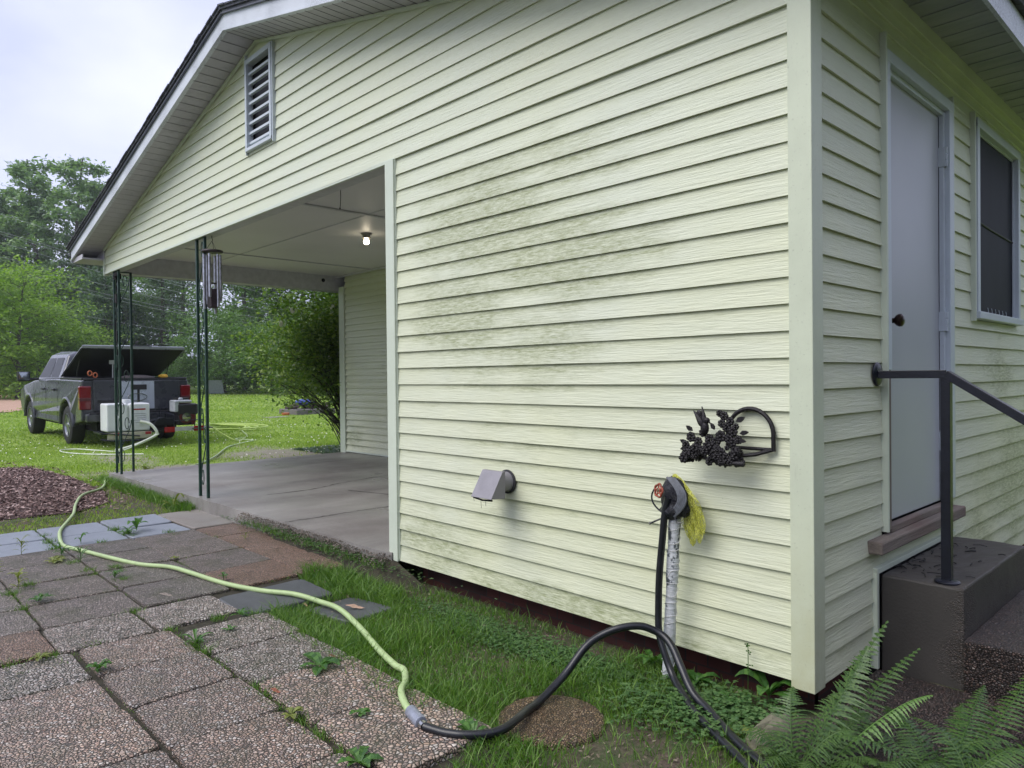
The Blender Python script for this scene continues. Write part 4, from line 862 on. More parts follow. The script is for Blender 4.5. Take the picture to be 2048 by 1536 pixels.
# ================================================================ plants
def pip(px,py,poly):
    x=np.asarray(px);y=np.asarray(py);c=np.zeros(len(x),bool);n=len(poly)
    for i in range(n):
        x1,y1=poly[i];x2,y2=poly[(i+1)%n]
        with np.errstate(divide='ignore',invalid='ignore'):
            k=((y1>y)!=(y2>y))&(x<(x2-x1)*(y-y1)/(y2-y1+1e-12)+x1)
        c^=k
    return c
def snoise(x,y,s,seed):
    r=np.random.default_rng(seed); v=0
    for k in range(7):
        a=r.uniform(0,6.28);f=s*r.uniform(.5,2.2); v=v+np.sin((x*np.cos(a)+y*np.sin(a))*f+r.uniform(0,6.28))
    return v/7*1.6
def blades(name,x,y,z,h,w,mat,seed,lean=.5,label=None):
    r=np.random.default_rng(seed); n=len(x); a=r.uniform(0,2*np.pi,n); b=r.uniform(0,2*np.pi,n); l=h*lean*r.uniform(.2,1.3,n)
    dx,dy=np.cos(a)*w/2,np.sin(a)*w/2; lx,ly=np.cos(b)*l,np.sin(b)*l
    p=lambda t,s,k: np.stack([x+dx*s*k+lx*t*t,y+dy*s*k+ly*t*t,z+h*(t-.18*t*t*lean)],1)
    V=np.stack([p(0,-1,1),p(0,1,1),p(.5,1,.85),p(.5,-1,.85),p(1,0,0)],1).reshape(-1,3)
    i=np.arange(n)*5; T=np.concatenate([np.stack([i,i+1,i+2],1),np.stack([i,i+2,i+3],1),np.stack([i+3,i+2,i+4],1)])
    return V,T
# --- near grass strip between pavers and wall
Z1=[(-3.1,.0),(-3.12,-.36),(-2.92,-.48),(-2.48,-.50),(-2.46,-.90),(-2.0,-.92),(-1.6,-.92),(-1.15,-.94),(-.72,-.97),(-.62,-1.1),(-.48,-1.4),(-.45,-1.8),(.4,-1.6),(1.2,-.4),(.05,-.38),(.06,.02)]
r=np.random.default_rng(5)
def near(nc,seed,hmin,hmax,wmin,wmax):
    r=np.random.default_rng(seed)
    x=r.uniform(-3.15,1.2,nc);y=r.uniform(-1.8,.04,nc); k=pip(x,y,Z1); x,y=x[k],y[k]
    k=((x+.595)**2+(y+.70)**2>.193**2)&~((np.abs(x+2.24)<.19)&(np.abs(y+.56)<.155))&~((x<-2.48)&(x>-2.9)&(y<-.5))
    x,y=x[k],y[k]
    bare=np.exp(-(((x+1.15)/.55)**2+((y+.12)/.16)**2))+.9*np.exp(-(((x+2.55)/.35)**2+((y+.02)/.13)**2))+.6*np.exp(-(((x+.1)/.35)**2+((y+.2)/.2)**2))
    d=.72+.8*snoise(x,y,6,3)-.75*bare; k=r.uniform(0,1,len(x))<np.clip(d,.05,1); x,y=x[k],y[k]
    cl=1+.45*snoise(x,y,9,8); h=r.uniform(hmin,hmax,len(x))*np.clip(cl,.5,1.6)
    h*=np.where(y>-.25,.8,1); return x,y,h,r.uniform(wmin,wmax,len(x))
Vs=[];Ts=[];off=0
def push(V,T):
    global off
    Vs.append(V);Ts.append(T+off);off+=len(V)
x,y,h,w=near(150000,1,.022,.060,.0018,.0040); V,T=blades('g',x,y,np.full(len(x),-.12),h,w,None,2,.8); push(V,T)
x,y,h,w=near(20000,9,.05,.10,.003,.0055); V,T=blades('g',x,y,np.full(len(x),-.12),h,w,None,3,.9); push(V,T)
# tufts at paver joints and slab edge
def tufts(pts,n,hr,seed,sp=.03,wr=(.002,.004),z0=-.10):
    r=np.random.default_rng(seed)
    for (px,py,k) in pts:
        m_=int(n*k); x=px+r.normal(0,sp,m_);y=py+r.normal(0,sp,m_); V,T=blades('g',x,y,np.full(m_,z0),r.uniform(*hr,m_)*min(1.3,.6+.4*k),r.uniform(*wr,m_),None,abs(int(seed+px*100)),1.0); push(V,T)
J_=[(-2.55,-1.39,1),(-2.25,-1.38,2),(-2.12,-1.38,2),(-1.9,-1.385,.7),(-1.6,-1.38,1.2),(-1.5,-1.385,1.5),(-1.35,-1.39,1),(-1.2,-1.385,1.5),(-1.05,-1.385,1.2),(-.9,-1.385,.8),(-1.6,-1.05,1),(-1.61,-1.15,1.4),(-1.62,-.97,1),(-2.56,-1.15,1.3),(-2.48,-1.0,1.5),(-2.3,-.92,2),(-3.0,-1.43,1),(-2.57,-1.9,.8),(-2.58,-2.05,1.1),(-2.6,-1.72,.6),(-3.7,-1.3,2.2),(-4.05,-1.25,2.5),(-4.1,-1.4,2),(-4.4,-1.42,2),(-5.0,-1.4,2.5),(-5.3,-1.38,2),(-5.2,-.85,2.4),(-5.45,-.88,2),(-5.0,-.6,1.2),(-4.98,-1.1,1.4),(-4.5,-.42,.8),(-3.85,-1.85,2.2),(-4.0,-1.75,2),(-5.6,-1.36,1),(-3.5,-1.85,1.2),(-3.4,-.9,.7),(-4.9,-1.9,2.5),(-1.13,-1.0,2),(-.9,-.95,2),(-.75,-.97,2),(-2.0,-.92,1.5),(-1.75,-.92,1.3),(-2.4,-.9,1.5),(-.47,-1.35,2),(-.6,-1.42,2),(-.5,-1.6,2)]
rr_=np.random.default_rng(123); JM=[]
for xx in (-4.52,-4.02,-3.50,-3.03,-4.98):
    for q in range(22): JM.append((xx+rr_.normal(0,.008),rr_.uniform(-2.3,.0),rr_.uniform(.2,1)))
for yy in (-.40,-.883,-1.363,-1.842):
    for q in range(34): JM.append((rr_.uniform(-5.9,-3.05),yy+rr_.normal(0,.008),rr_.uniform(.2,1)))
for yy in (-1.385,-1.812,-2.24):
    for q in range(26): JM.append((rr_.uniform(-2.6,-.5),yy+rr_.normal(0,.006),rr_.uniform(.15,.8)))
JM=[p for p in JM if snoise(np.array(p[0]),np.array(p[1]),2.5,17)>-.25]
tufts(JM,16,(.006,.028),240,.014,(.0015,.003),-.098)
tufts(J_,55,(.015,.05),40,.022); tufts([(a+.12,b+.005,k*.6) for a,b,k in J_],30,(.012,.035),140,.018)
tufts([(-2.66-.06*i,-.05-.06*random.Random(i).random(),1.0) for i in range(34)],34,(.02,.06),66,.03,(.002,.004),-.045)
tufts([(-5.95-i*.07,-.10-.03*math.sin(i*1.3),1.2) for i in range(44)],60,(.04,.13),77,.05,(.004,.008),-.11)
tufts([(-3.05+.09*i,-.33-.06*math.sin(i*1.9),1.3) for i in range(10)],90,(.05,.12),90,.05,(.003,.006),-.12)
tufts([(-2.45+.13*i,-.89-.01*i,1.3) for i in range(12)],80,(.04,.10),97,.045,(.003,.0055),-.12)
V=np.concatenate(Vs);T=np.concatenate(Ts)
tag(tris_obj('near_grass',V,T,M['grass']),kind='stuff')
# --- lawn, three distance bands
MUL=[(-12.6,-1.2),(-11.6,-.78),(-11.38,-.44),(-9.74,-.30),(-7.93,-.33),(-7.08,-.5),(-6.68,-.88),(-6.72,-1.28),(-6.85,-1.9),(-8,-4),(-13,-5)]
Vs=[];Ts=[];off=0
def lawnband(n,d0,d1,h,w,seed):
    r=np.random.default_rng(seed); az=np.radians(r.uniform(-85,-38,n)); d=np.sqrt(r.uniform(d0*d0,d1*d1,n))
    x=1.24+np.sin(az)*d;y=-2.63+np.cos(az)*d
    k=~((x>-8.95)&(y>-.06)&(y<3.5))&~pip(x,y,MUL)&~((x>-6.0)&(y<.2))
    x,y=x[k],y[k]
    g=np.exp(-(((x+10.4)/1.3)**2+((y-2.9)/.9)**2))+.9*np.exp(-(((x+11.6)/1.3)**2+((y-.9)/.45)**2))+.8*np.exp(-(((x+9.6)/.5)**2+((y-1.1)/.9)**2))+.7*np.exp(-(((x+9.6)/.9)**2+((y-3.75)/.4)**2))+.5*np.exp(-(((x+7.2)/.9)**2+((y+.3)/.3)**2))
    rd=np.abs(y-(1.0+(-x-30)*.145)); road=(x<-31)&(rd<1.3+(-x-30)*.05)
    k=(r.uniform(0,1,len(x))<np.clip(.95+.35*snoise(x,y,2.2,6)-1.1*g,.04,1))&~road; x,y=x[k],y[k]
    hh=r.uniform(.5,1.2,len(x))*h*np.clip(1+.5*snoise(x,y,1.7,4),.5,1.6); V,T=blades('l',x,y,THv(x,y)-.005,hh,r.uniform(.7,1.2,len(x))*w,None,seed+1,.8); push(V,T)
lawnband(60000,6.5,11,.040,.007,51); lawnband(90000,10,17,.045,.012,52); lawnband(80000,16,30,.055,.024,53); lawnband(60000,28,62,.08,.06,54)
V=np.concatenate(Vs);T=np.concatenate(Ts); tag(tris_obj('lawn_grass',V,T,M['lawn']),kind='stuff')
r=np.random.default_rng(99); n=900; az=np.radians(r.uniform(-85,-50,n)); d=np.sqrt(r.uniform(11**2,22**2,n)); x=1.24+np.sin(az)*d;y=-2.63+np.cos(az)*d; k=(snoise(x,y,1.2,31)>.1)&~pip(x,y,MUL)&(x<-9.3); x,y=x[k],y[k]; P_=np.stack([x,y,THv(x,y)+.05],1); Q0,Q1=P_*0,P_*0
V=np.concatenate([P_+[0,0,.014],P_+[.012,.0,0],P_+[0,.012,0],P_-[.012,0,0],P_-[0,.012,0]]); n=len(P_); i=np.arange(n); T=np.concatenate([np.stack([i,i+n*a,i+n*b],1) for a,b in((1,2),(2,3),(3,4),(4,1))]); tag(tris_obj('clover_flowers',V,T,M['petal']),kind='stuff')
# --- mulch bed
mb=MB(); n=len(MUL); mb.add([(x,y,-.100) for x,y in MUL],[tuple(range(n))])
mm=MT('mulch_base',.95,(.05,.03,.03)); mm.col(mm.mix(mm.ramp(mm.noise(30,5,.7),[(.35,0.),(.65,1.)]),(.030,.018,.017),(.15,.085,.075))); mm.bump(mm.noise(30,5,.7),1,.03)
tag(mb.build('mulch_bed',mm.m),kind='structure')
def chips(name,n,poly,bb,mat,l0,l1,z,seed):
    r=np.random.default_rng(seed); x=r.uniform(bb[0],bb[1],n);y=r.uniform(bb[2],bb[3],n)
    k=pip(x,y,poly); x,y=x[k],y[k]; n=len(x); a=r.uniform(0,6.28,n);l=r.uniform(l0,l1,n);w=l*r.uniform(.25,.5,n); t=r.uniform(-.5,.5,n); zz=z+r.uniform(0,.025,n)
    ca,sa=np.cos(a),np.sin(a)
    q=[np.stack([x+ca*l*s1-sa*w*s2,y+sa*l*s1+ca*w*s2,zz+t*l*s1+.3*w*s2],1) for s1,s2 in((-.5,-.5),(.5,-.5),(.5,.5),(-.5,.5))]
    V=np.stack(q,1).reshape(-1,3); i=np.arange(n)*4; T=np.stack([i,i+1,i+2,i+3],1); return tag(tris_obj(name,V,T,mat),kind='stuff')
mc=MT('mulch_chips',.9,(.1,.05,.05)); g=mc.t.nodes.new('ShaderNodeNewGeometry'); mc.col(mc.ramp(g.outputs['Random Per Island'],[(0.,(.05,.03,.027)),(.5,(.16,.095,.085)),(.85,(.32,.22,.20)),(1.,(.50,.38,.35))]))
chips('mulch_scatter',2600,[(-12.6,-.6),(-9.7,.0),(-7.6,-.05),(-6.4,-.5),(-6.35,-1.5),(-13,-5)],(-13,-6.3,-3,.0),mc.m,.02,.05,-.088,64)
chips('mulch_chips',30000,MUL,(-13,-6.6,-3,-.3),mc.m,.015,.045,-.102,61)
# small stones and clippings on soil near wall
sc_=MT('soil_crumbs',.9,(.1,.08,.06)); g=sc_.t.nodes.new('ShaderNodeNewGeometry'); sc_.col(sc_.ramp(g.outputs['Random Per Island'],[(0.,(.04,.03,.02)),(.6,(.13,.10,.07)),(1.,(.26,.22,.16))]))
chips('soil_crumbs',9000,Z1,(-3.1,.1,-1.6,.05),sc_.m,.004,.014,-.121,62)
# dark leaf mould right of the ferns, in front of the steps
BED=[(.05,-.38),(.3,-1.0),(2.6,-1.2),(2.6,2.5),(.87,2.5),(.87,.6),(.09,.6),(.09,.0)]
mb=MB(); mb.add([(x,y,-.101) for x,y in BED],[tuple(range(len(BED)))]); tag(mb.build('gravel_bed',M['peb_dark']),kind='structure')
# --- leaf shapes as numpy fans
def leafset(pos,nrm,dirv,L_,Wd,shape):
    """pos Nx3, dirv Nx3 unit, nrm Nx3, shape list of (t,w,lift)"""
    side=np.cross(nrm,dirv); side/=np.linalg.norm(side,axis=1,keepdims=True)+1e-9
    n=len(pos); P=[]
    for t,w,l in shape: P.append(pos+dirv*(L_*t)[:,None]+side*(Wd*w)[:,None]+nrm*(L_*l)[:,None])
    return np.stack(P,1).reshape(-1,3)
def rand_leaves(pos,L0,L1,seed,flat=.5,asp=.45,outward=None,quad=True):
    r=np.random.default_rng(seed); n=len(pos); d=r.normal(0,1,(n,3)); 
    if outward is not None: d=d*.8+outward
    d[:,2]=d[:,2]*(1-flat)-.15; d/=np.linalg.norm(d,axis=1,keepdims=True)+1e-9
    nn=r.normal(0,.6,(n,3)); nn[:,2]+=1.0; nn-=d*np.sum(nn*d,1,keepdims=True); nn/=np.linalg.norm(nn,axis=1,keepdims=True)+1e-9
    L_=r.uniform(L0,L1,n); V=leafset(pos,nn,d,L_,L_*asp,[(0,0,0),(.5,-.5,.06),(1,0,-.05),(.5,.5,.06)]); i=np.arange(n)*4
    return V,np.stack([i,i+1,i+2,i+3],1)
def build_tree(name,label,loc,hgt,crown,leafmat_,L0,L1,nleaf,seed,trunk_r=.18,trunks=((0,0,0,0),),cat='tree',group='tall trees at the far edge of the lawn',barkm='bark',nb=26,clr=.55,leafbase=.25,cz=1.0):
    r=np.random.default_rng(seed); t=thing(name,loc,label,cat,group)
    mb=MB(); lx,ly,lz=loc; tips=[]
    for (ox,oy,tx,ty) in trunks:
        pts=[];rs=[]
        for i in range(9):
            s=i/8; pts.append((lx+ox+tx*s+.12*math.sin(s*5+seed)*s,ly+oy+ty*s+.1*math.cos(s*4+seed)*s,lz-.1+hgt*.93*s)); rs.append(trunk_r*(1-.85*s)+.012)
        mb.tube(pts,rs,8)
        for k in range(nb):
            s=leafbase+(.97-leafbase)*((k+r.uniform(0,.8))/nb); i=min(7,int(s*8)); f=s*8-i; p=Vector(pts[i]).lerp(Vector(pts[i+1]),f)
            a=k*2.4+r.uniform(-.5,.5); rad=crown(s)*r.uniform(.6,1.1); up=rad*r.uniform(.15,.6)*cz
            q=p+Vector((math.cos(a)*rad,math.sin(a)*rad,up)); mid=p.lerp(q,.5)+Vector((0,0,-.04*rad))
            mb.tube([p,mid,q],[trunk_r*.22*(1-s)+.02,trunk_r*.14*(1-s)+.012,.006],5,cap=False); tips+= [p.lerp(q,v) for v in (.45,.65,.85,1.0,1.0)]
            for e in range(2):
                q2=mid.lerp(q,.3)+Vector((r.normal(0,.35*rad),r.normal(0,.35*rad),r.normal(.1*rad,.2*rad))); mb.tube([mid,q2],[.012,.005],4,cap=False); tips+=[mid.lerp(q2,.7),q2]
    mb.build('trunk',M[barkm],t)
    tp=np.array([tuple(v) for v in tips]); idx=r.integers(0,len(tp),nleaf); cs=clr
    csz=r.uniform(.5,1.3,len(tp)); g=r.normal(0,1,(nleaf,3))*np.array([1,1,.55]); pos=tp[idx]+g*(cs*csz[idx])[:,None]
    pos-=np.array(loc); V,Q_=rand_leaves(pos,L0,L1,seed+5)
    c=tris_obj('crown',V,Q_,leafmat_,t); return t
def copytree(o,loc,rz,sc,label):
    c=o.copy(); COL.objects.link(c); c.location=loc; c.rotation_euler.z=rz; c.scale=(sc[0],sc[0],sc[1]); c['label']=label
    for ch in o.children:
        d=ch.copy(); COL.objects.link(d); d.parent=c
    return c
tall=lambda s: 2.6*math.sin(math.pi*min(1,max(.05,(s-.12)/.9)))**.6+.25
def T0(x,y): return (x,y,TH(x,y)-.05)
ta=build_tree('broadleaf_tree','tallest feathery tree with two crowns against the sky, left of the roof edge',T0(-68.6,11.0),20.6,lambda s:3.0*math.sin(math.pi*min(1,max(.05,(s-.1)/.92)))**.55+.2,M['tree_a'],.24,.50,21000,101,.30,((0,0,-.8,-1.2),(1.2,.8,1.2,1.3)),nb=26,clr=.36,leafbase=.30)
tb=build_tree('broadleaf_tree','tall open tree at the far left border of the picture',T0(-72.5,7.6),18.0,tall,M['tree_a'],.24,.50,17000,102,.26,nb=28,clr=.38,leafbase=.32)
tc_=build_tree('broadleaf_tree','slim tree showing its crown just left of the roof tip',T0(-70.0,15.4),18.6,lambda s:2.2*math.sin(math.pi*min(1,max(.05,(s-.1)/.92)))**.6+.2,M['tree_a'],.24,.50,16000,103,.24,nb=30,clr=.42)
copytree(ta,T0(-75.5,8.6),1.1,(.86,.86),'pale feathery tree behind the far left bushes')
copytree(tc_,T0(-66.5,13.6),2.0,(.8,.72),'slender lower tree in front of the slim crown near the roof tip')
td=build_tree('ivy_clad_tree','dark ivy-clad tree below the eave, right of the open sky gap',T0(-54.7,11.6),9.0,lambda s:1.9*math.sin(math.pi*min(1,max(.1,s)))**.6+.3,M['tree_b'],.14,.30,11000,104,.30,nb=26,clr=.38,leafbase=.08)
te=build_tree('pine_tree','dark open pine behind the truck seen between the iron columns',T0(-53.6,15.0),12.5,lambda s:2.0*(1.05-s)+.6,M['tree_b'],.10,.22,9000,105,.24,nb=30,clr=.30,leafbase=.30,cz=.2)
copytree(te,T0(-57,17.6),1.3,(1.0,1.08),'second dark pine, right of the sky gap and behind the wind chime')
tf=build_tree('broadleaf_tree','leafy mid-green tree directly behind the open truck lid',T0(-56,13.2),7.6,lambda s:2.0*math.sin(math.pi*min(1,max(.1,s)))**.6+.4,M['tree_d'],.16,.32,10000,106,.2,nb=26,clr=.45,leafbase=.1)
tg=build_tree('broadleaf_tree','large green tree in the middle of the carport view',T0(-50.2,19.6),13.5,lambda s:3.2*math.sin(math.pi*min(1,max(.1,s)))**.55+.5,M['tree_d'],.16,.34,17000,107,.25,nb=34,clr=.55,leafbase=.06)
copytree(tg,T0(-47.0,22.5),1.9,(1.0,1.0),'large green tree showing above the flowering shrub')
copytree(tg,T0(-48.5,26.5),3.9,(1.1,1.05),'large green tree touching the back wall corner')
copytree(tg,T0(-56,23.0),.7,(1.1,1.2),'tall green tree behind the others in the carport view')
copytree(tf,T0(-62,17.5),.5,(1.25,1.35),'hazy green tree far behind the second iron column')
copytree(td,T0(-66,10.2),.9,(1.4,1.0),'dark ivy-clad tree low behind the bright bushes')
# bright bushes left
bush=lambda s: 2.6*math.sin(math.pi*min(1,max(.12,s*.95)))**.5+.3
ba=build_tree('bush','big sunlit yellow-green bush at the left border',T0(-46.5,3.9),7.0,bush,M['tree_c'],.14,.30,14000,108,.12,((0,0,0,0),(1.2,1,.3,.3)),'bush','bushes in front of the tall trees',nb=24,clr=.5,leafbase=.03)
bb=copytree(ba,T0(-49,6.6),2.1,(.95,.80),'yellow-green bush left of the truck roof'); bb['group']='bushes in front of the tall trees'
copytree(ba,T0(-51.5,9.4),4.0,(.9,.62),'yellow-green bush just above the truck lid')
copytree(ba,T0(-58,5.9),5.0,(1.1,.95),'rounded green bush behind the leftmost bright one')
bd=build_tree('bush','dense mid-green bush behind the second iron column',T0(-45.5,16.2),5.2,bush,M['tree_d'],.12,.26,13000,109,.1,((0,0,0,0),),'bush','bushes along the right side of the lawn',nb=24,clr=.5,leafbase=.03)
for i,(x,y,rz,s1,s2,lb) in enumerate([(-42.5,18.0,1.,1.1,.85,'wide green bush seen between the chime and the shrub'),(-40.5,20.5,2.2,1.1,.9,'green bush behind the flowering shrub'),(-39,23,3.1,1.1,1.0,'green bush behind the stems of the shrub by the back wall'),(-48,13.8,4.,.8,.45,'low bush at the lawn edge right of the truck'),(-50.5,11.6,5.,.9,.42,'low bush hidden mostly by the truck bed'),(-54,9.0,.4,1.0,.42,'low dark bush behind the truck cab'),(-57,6.0,2.9,1.0,.45,'low bush behind the truck mirror'),(-60,2.9,1.7,1.1,.5,'low bush at the far left by the dirt road')]):
    copytree(bd,T0(x,y),rz,(s1,s2),lb)
# far wood behind everything, reads as one mass
r=np.random.default_rng(77); n=26000; az=np.radians(r.uniform(-88,-36,n)); d=r.uniform(84,96,n); x=1.24+np.sin(az)*d;y=-2.63+np.cos(az)*d; top=3.2+1.0*np.sin(az*23)+.8*np.sin(az*61)+.8*np.sin(az*140); z=.3+top*r.uniform(0,1,n)**.8
V,Q_=rand_leaves(np.stack([x,y,z],1),.5,1.0,78,asp=.6); tag(tris_obj('far_wood',V,Q_,M['tree_a']),kind='stuff')
r=np.random.default_rng(78); n=36000; az=np.radians(r.uniform(-30,266,n)); dg=np.degrees(az); d=np.where((dg>25)&(dg<150),r.uniform(19,25,n),r.uniform(55,72,n)); x=1.24+np.sin(az)*d;y=-2.63+np.cos(az)*d; top=np.where((dg>25)&(dg<150),9.,6.)+2*np.sin(az*9)+1*np.sin(az*31); z=.3+top*r.uniform(0,1,n)**.8  # unseen wood, brought closer on the right to darken the side wall
V,Q_=rand_leaves(np.stack([x,y,z],1),.9,1.7,79,asp=.6); tag(tris_obj('surrounding_wood',V,Q_,M['tree_d']),kind='stuff')
# --- flowering shrub by the carport's back corner
sh=thing('flowering_shrub',(-9.75,4.0,-.12),'tall bushy shrub with white blossoms and dark stems behind the carport back corner','shrub')
random.seed(44); mb=MB(); tips=[]; CM=(1.243,-2.631)
for i in range(76):
    a=random.uniform(0,2*math.pi); rr=random.uniform(.45,1.9); hh=random.uniform(1.5,3.3) if rr<1.2 else random.uniform(1.0,2.5)
    bx_,by_=-9.72+random.uniform(-.13,.13),4.0+random.uniform(-.13,.13)
    ex,ey=bx_+math.cos(a)*rr,by_+math.sin(a)*rr*.8
    if ey<3.45 and ex>-9.15: ex=-9.3
    if ex>-9.05: ex=-9.05-random.random()*.2
    P=smoothpath([(bx_,by_,-.12),(bx_+(ex-bx_)*.22,by_+(ey-by_)*.22,hh*.32),(bx_+(ex-bx_)*.6,by_+(ey-by_)*.6,hh*.70),(ex,ey,hh)],3)
    R0=random.uniform(.008,.022); mb.tube(P,[R0*(1-.75*k/(len(P)-1)) for k in range(len(P))],5,cap=False); tips+=P[4:]
    for e in range(4):
        p=P[random.randint(3,len(P)-2)]; q=p+Vector((random.gauss(0,.22),random.gauss(0,.22),random.uniform(.05,.35))); mb.tube([p,q],[.005,.002],4,cap=False); tips+=[q,p.lerp(q,.6)]
mb.build('stems',M['barkd'],sh)
tp=np.array([tuple(v) for v in tips]); r=np.random.default_rng(45); wts=np.clip((tp[:,2]-.85)/.9,.03,1); wts/=wts.sum(); n=52000; idx=r.choice(len(tp),n,p=wts); pos=tp[idx]+r.normal(0,.17,(n,3)); k=~((pos[:,0]>-9.0)&(pos[:,1]>3.25))&(pos[:,2]>.05); pos=pos[k]-np.array([-9.75,4.0,-.12])
V,Q_=rand_leaves(pos,.045,.095,46,asp=.5); tris_obj('foliage',V,Q_,M['shrub'],sh)
for i in range(22):
    a=random.uniform(0,6.28); q=tp[r.choice(len(tp),p=wts)]
    if q[2]<1.1: q=q+np.array([0,0,.9])
    q=q+np.array([.16,-.24,.06])
    if q[0]>-9.15: continue
    mb=MB()
    for k in range(8):
        b=2*math.pi*k/8+random.random(); c=Vector(q)+Vector((.02*math.cos(b),random.uniform(-.02,.01),.02*math.sin(b))); u=Vector((random.gauss(0,1),random.gauss(0,1),random.gauss(0,1))).normalized()*.034; w=u.orthogonal().normalized()*.03; mb.quad(c-u,c-w,c+u,c+w)
    mb.build('blossom',M['petal'],sh)
# leaf litter below shrub
LP=[(-10.9,3.45),(-9.0,3.5),(-9.0,4.6),(-11,4.6)]
chips('shrub_leaf_litter',5000,LP,(-11,-9,3.4,4.6),M['tree_b'],.03,.06,-.11,63)
# --- clover patch and broadleaf groundcover by the wall
r=np.random.default_rng(70)
def clover(n,cx,cy,sx,sy,seed,L0,L1,z0,z1):
    r=np.random.default_rng(seed); x=r.normal(cx,sx,n);y=r.normal(cy,sy,n); k=(y<.06)&(x<.04)&~((x>-2.6)&(x<-1.6)&(y>-.04))&((x+.595)**2+(y+.70)**2>.19**2); x,y=x[k],y[k]; z=r.uniform(z0,z1,len(x))
    V_=[];n=len(x);base=np.stack([x,y,z],1); a0=r.uniform(0,6.28,n)
    for q in range(3):
        a=a0+q*2.09; d=np.stack([np.cos(a),np.sin(a),r.uniform(-.2,.3,n)],1); d/=np.linalg.norm(d,axis=1,keepdims=True); nn=np.tile([0,0,1.],(n,1))+r.normal(0,.2,(n,3)); nn-=d*np.sum(nn*d,1,keepdims=True); nn/=np.linalg.norm(nn,axis=1,keepdims=True)
        L_=r.uniform(L0,L1,n); V_.append(leafset(base,nn,d,L_,L_,[(0,0,0),(.4,-.42,.05),(.85,-.36,0),(1,0,-.03),(.85,.36,0),(.4,.42,.05)]).reshape(n,6,3))
    V=np.concatenate(V_).reshape(-1,3); m_=len(V)//6; i=np.arange(m_)*6; return V,np.stack([i,i+1,i+2,i+3,i+4,i+5],1)
Vs=[];Ts=[];off=0
for a in [(1500,-1.25,-.27,.30,.07,1,.008,.014,-.112,-.09),(900,-.85,-.22,.18,.06,2,.008,.014,-.112,-.09),(700,-1.75,-.22,.25,.06,3,.007,.012,-.112,-.095),(900,-.15,-.25,.12,.10,4,.010,.018,-.11,-.06),(500,-.35,-.33,.12,.10,5,.009,.016,-.11,-.07),(2600,-3.6,-.06,.55,.04,6,.006,.012,-.06,-.005),(600,-4.8,-.01,.3,.02,7,.006,.012,-.08,-.06)]:
    V,T=clover(*a); push(V,T)
tag(tris_obj('clover_patch',np.concatenate(Vs),np.concatenate(Ts),M['clover']),kind='stuff')
# individual weeds
def weed(name,loc,n,L_,wd,up,mat,label,seed,tooth=0.,stem=.0):
    random.seed(seed); t=thing(name,loc,label,'weed','weeds in the paver joints and grass'); mb=MB()
    for i in range(n):
        a=2*math.pi*i/n*1.618+random.uniform(-.3,.3); l=L_*random.uniform(.6,1.15); el=up*random.uniform(.3,1.2); ns_=7; zb=loc[2]+stem*random.random()
        d=Vector((math.cos(a),math.sin(a),0)); s=Vector((-d.y,d.x,0)); prev=None
        for k in range(ns_+1):
            q=k/ns_; w=wd*l*math.sin(math.pi*min(1,(q*.93+.04)))**.8*(.55+.55*q)*(1+tooth*(1 if k%2 else -1)); z=zb+l*(el*q-.75*el*q*q)+.004
            c=Vector((loc[0],loc[1],z))+d*(l*q); row=(c-s*w*.5+Vector((0,0,w*.18)),c,c+s*w*.5+Vector((0,0,w*.18)))
            if prev: mb.quad(prev[0],prev[1],row[1],row[0]); mb.quad(prev[1],prev[2],row[2],row[1])
            prev=row
    mb.build('leaves',mat,t)
    if stem:
        mb=MB(); mb.tube([(loc[0],loc[1],loc[2]-.01),(loc[0]+.005,loc[1],loc[2]+stem)],.002,5); mb.build('stem',mat,t)
    return t
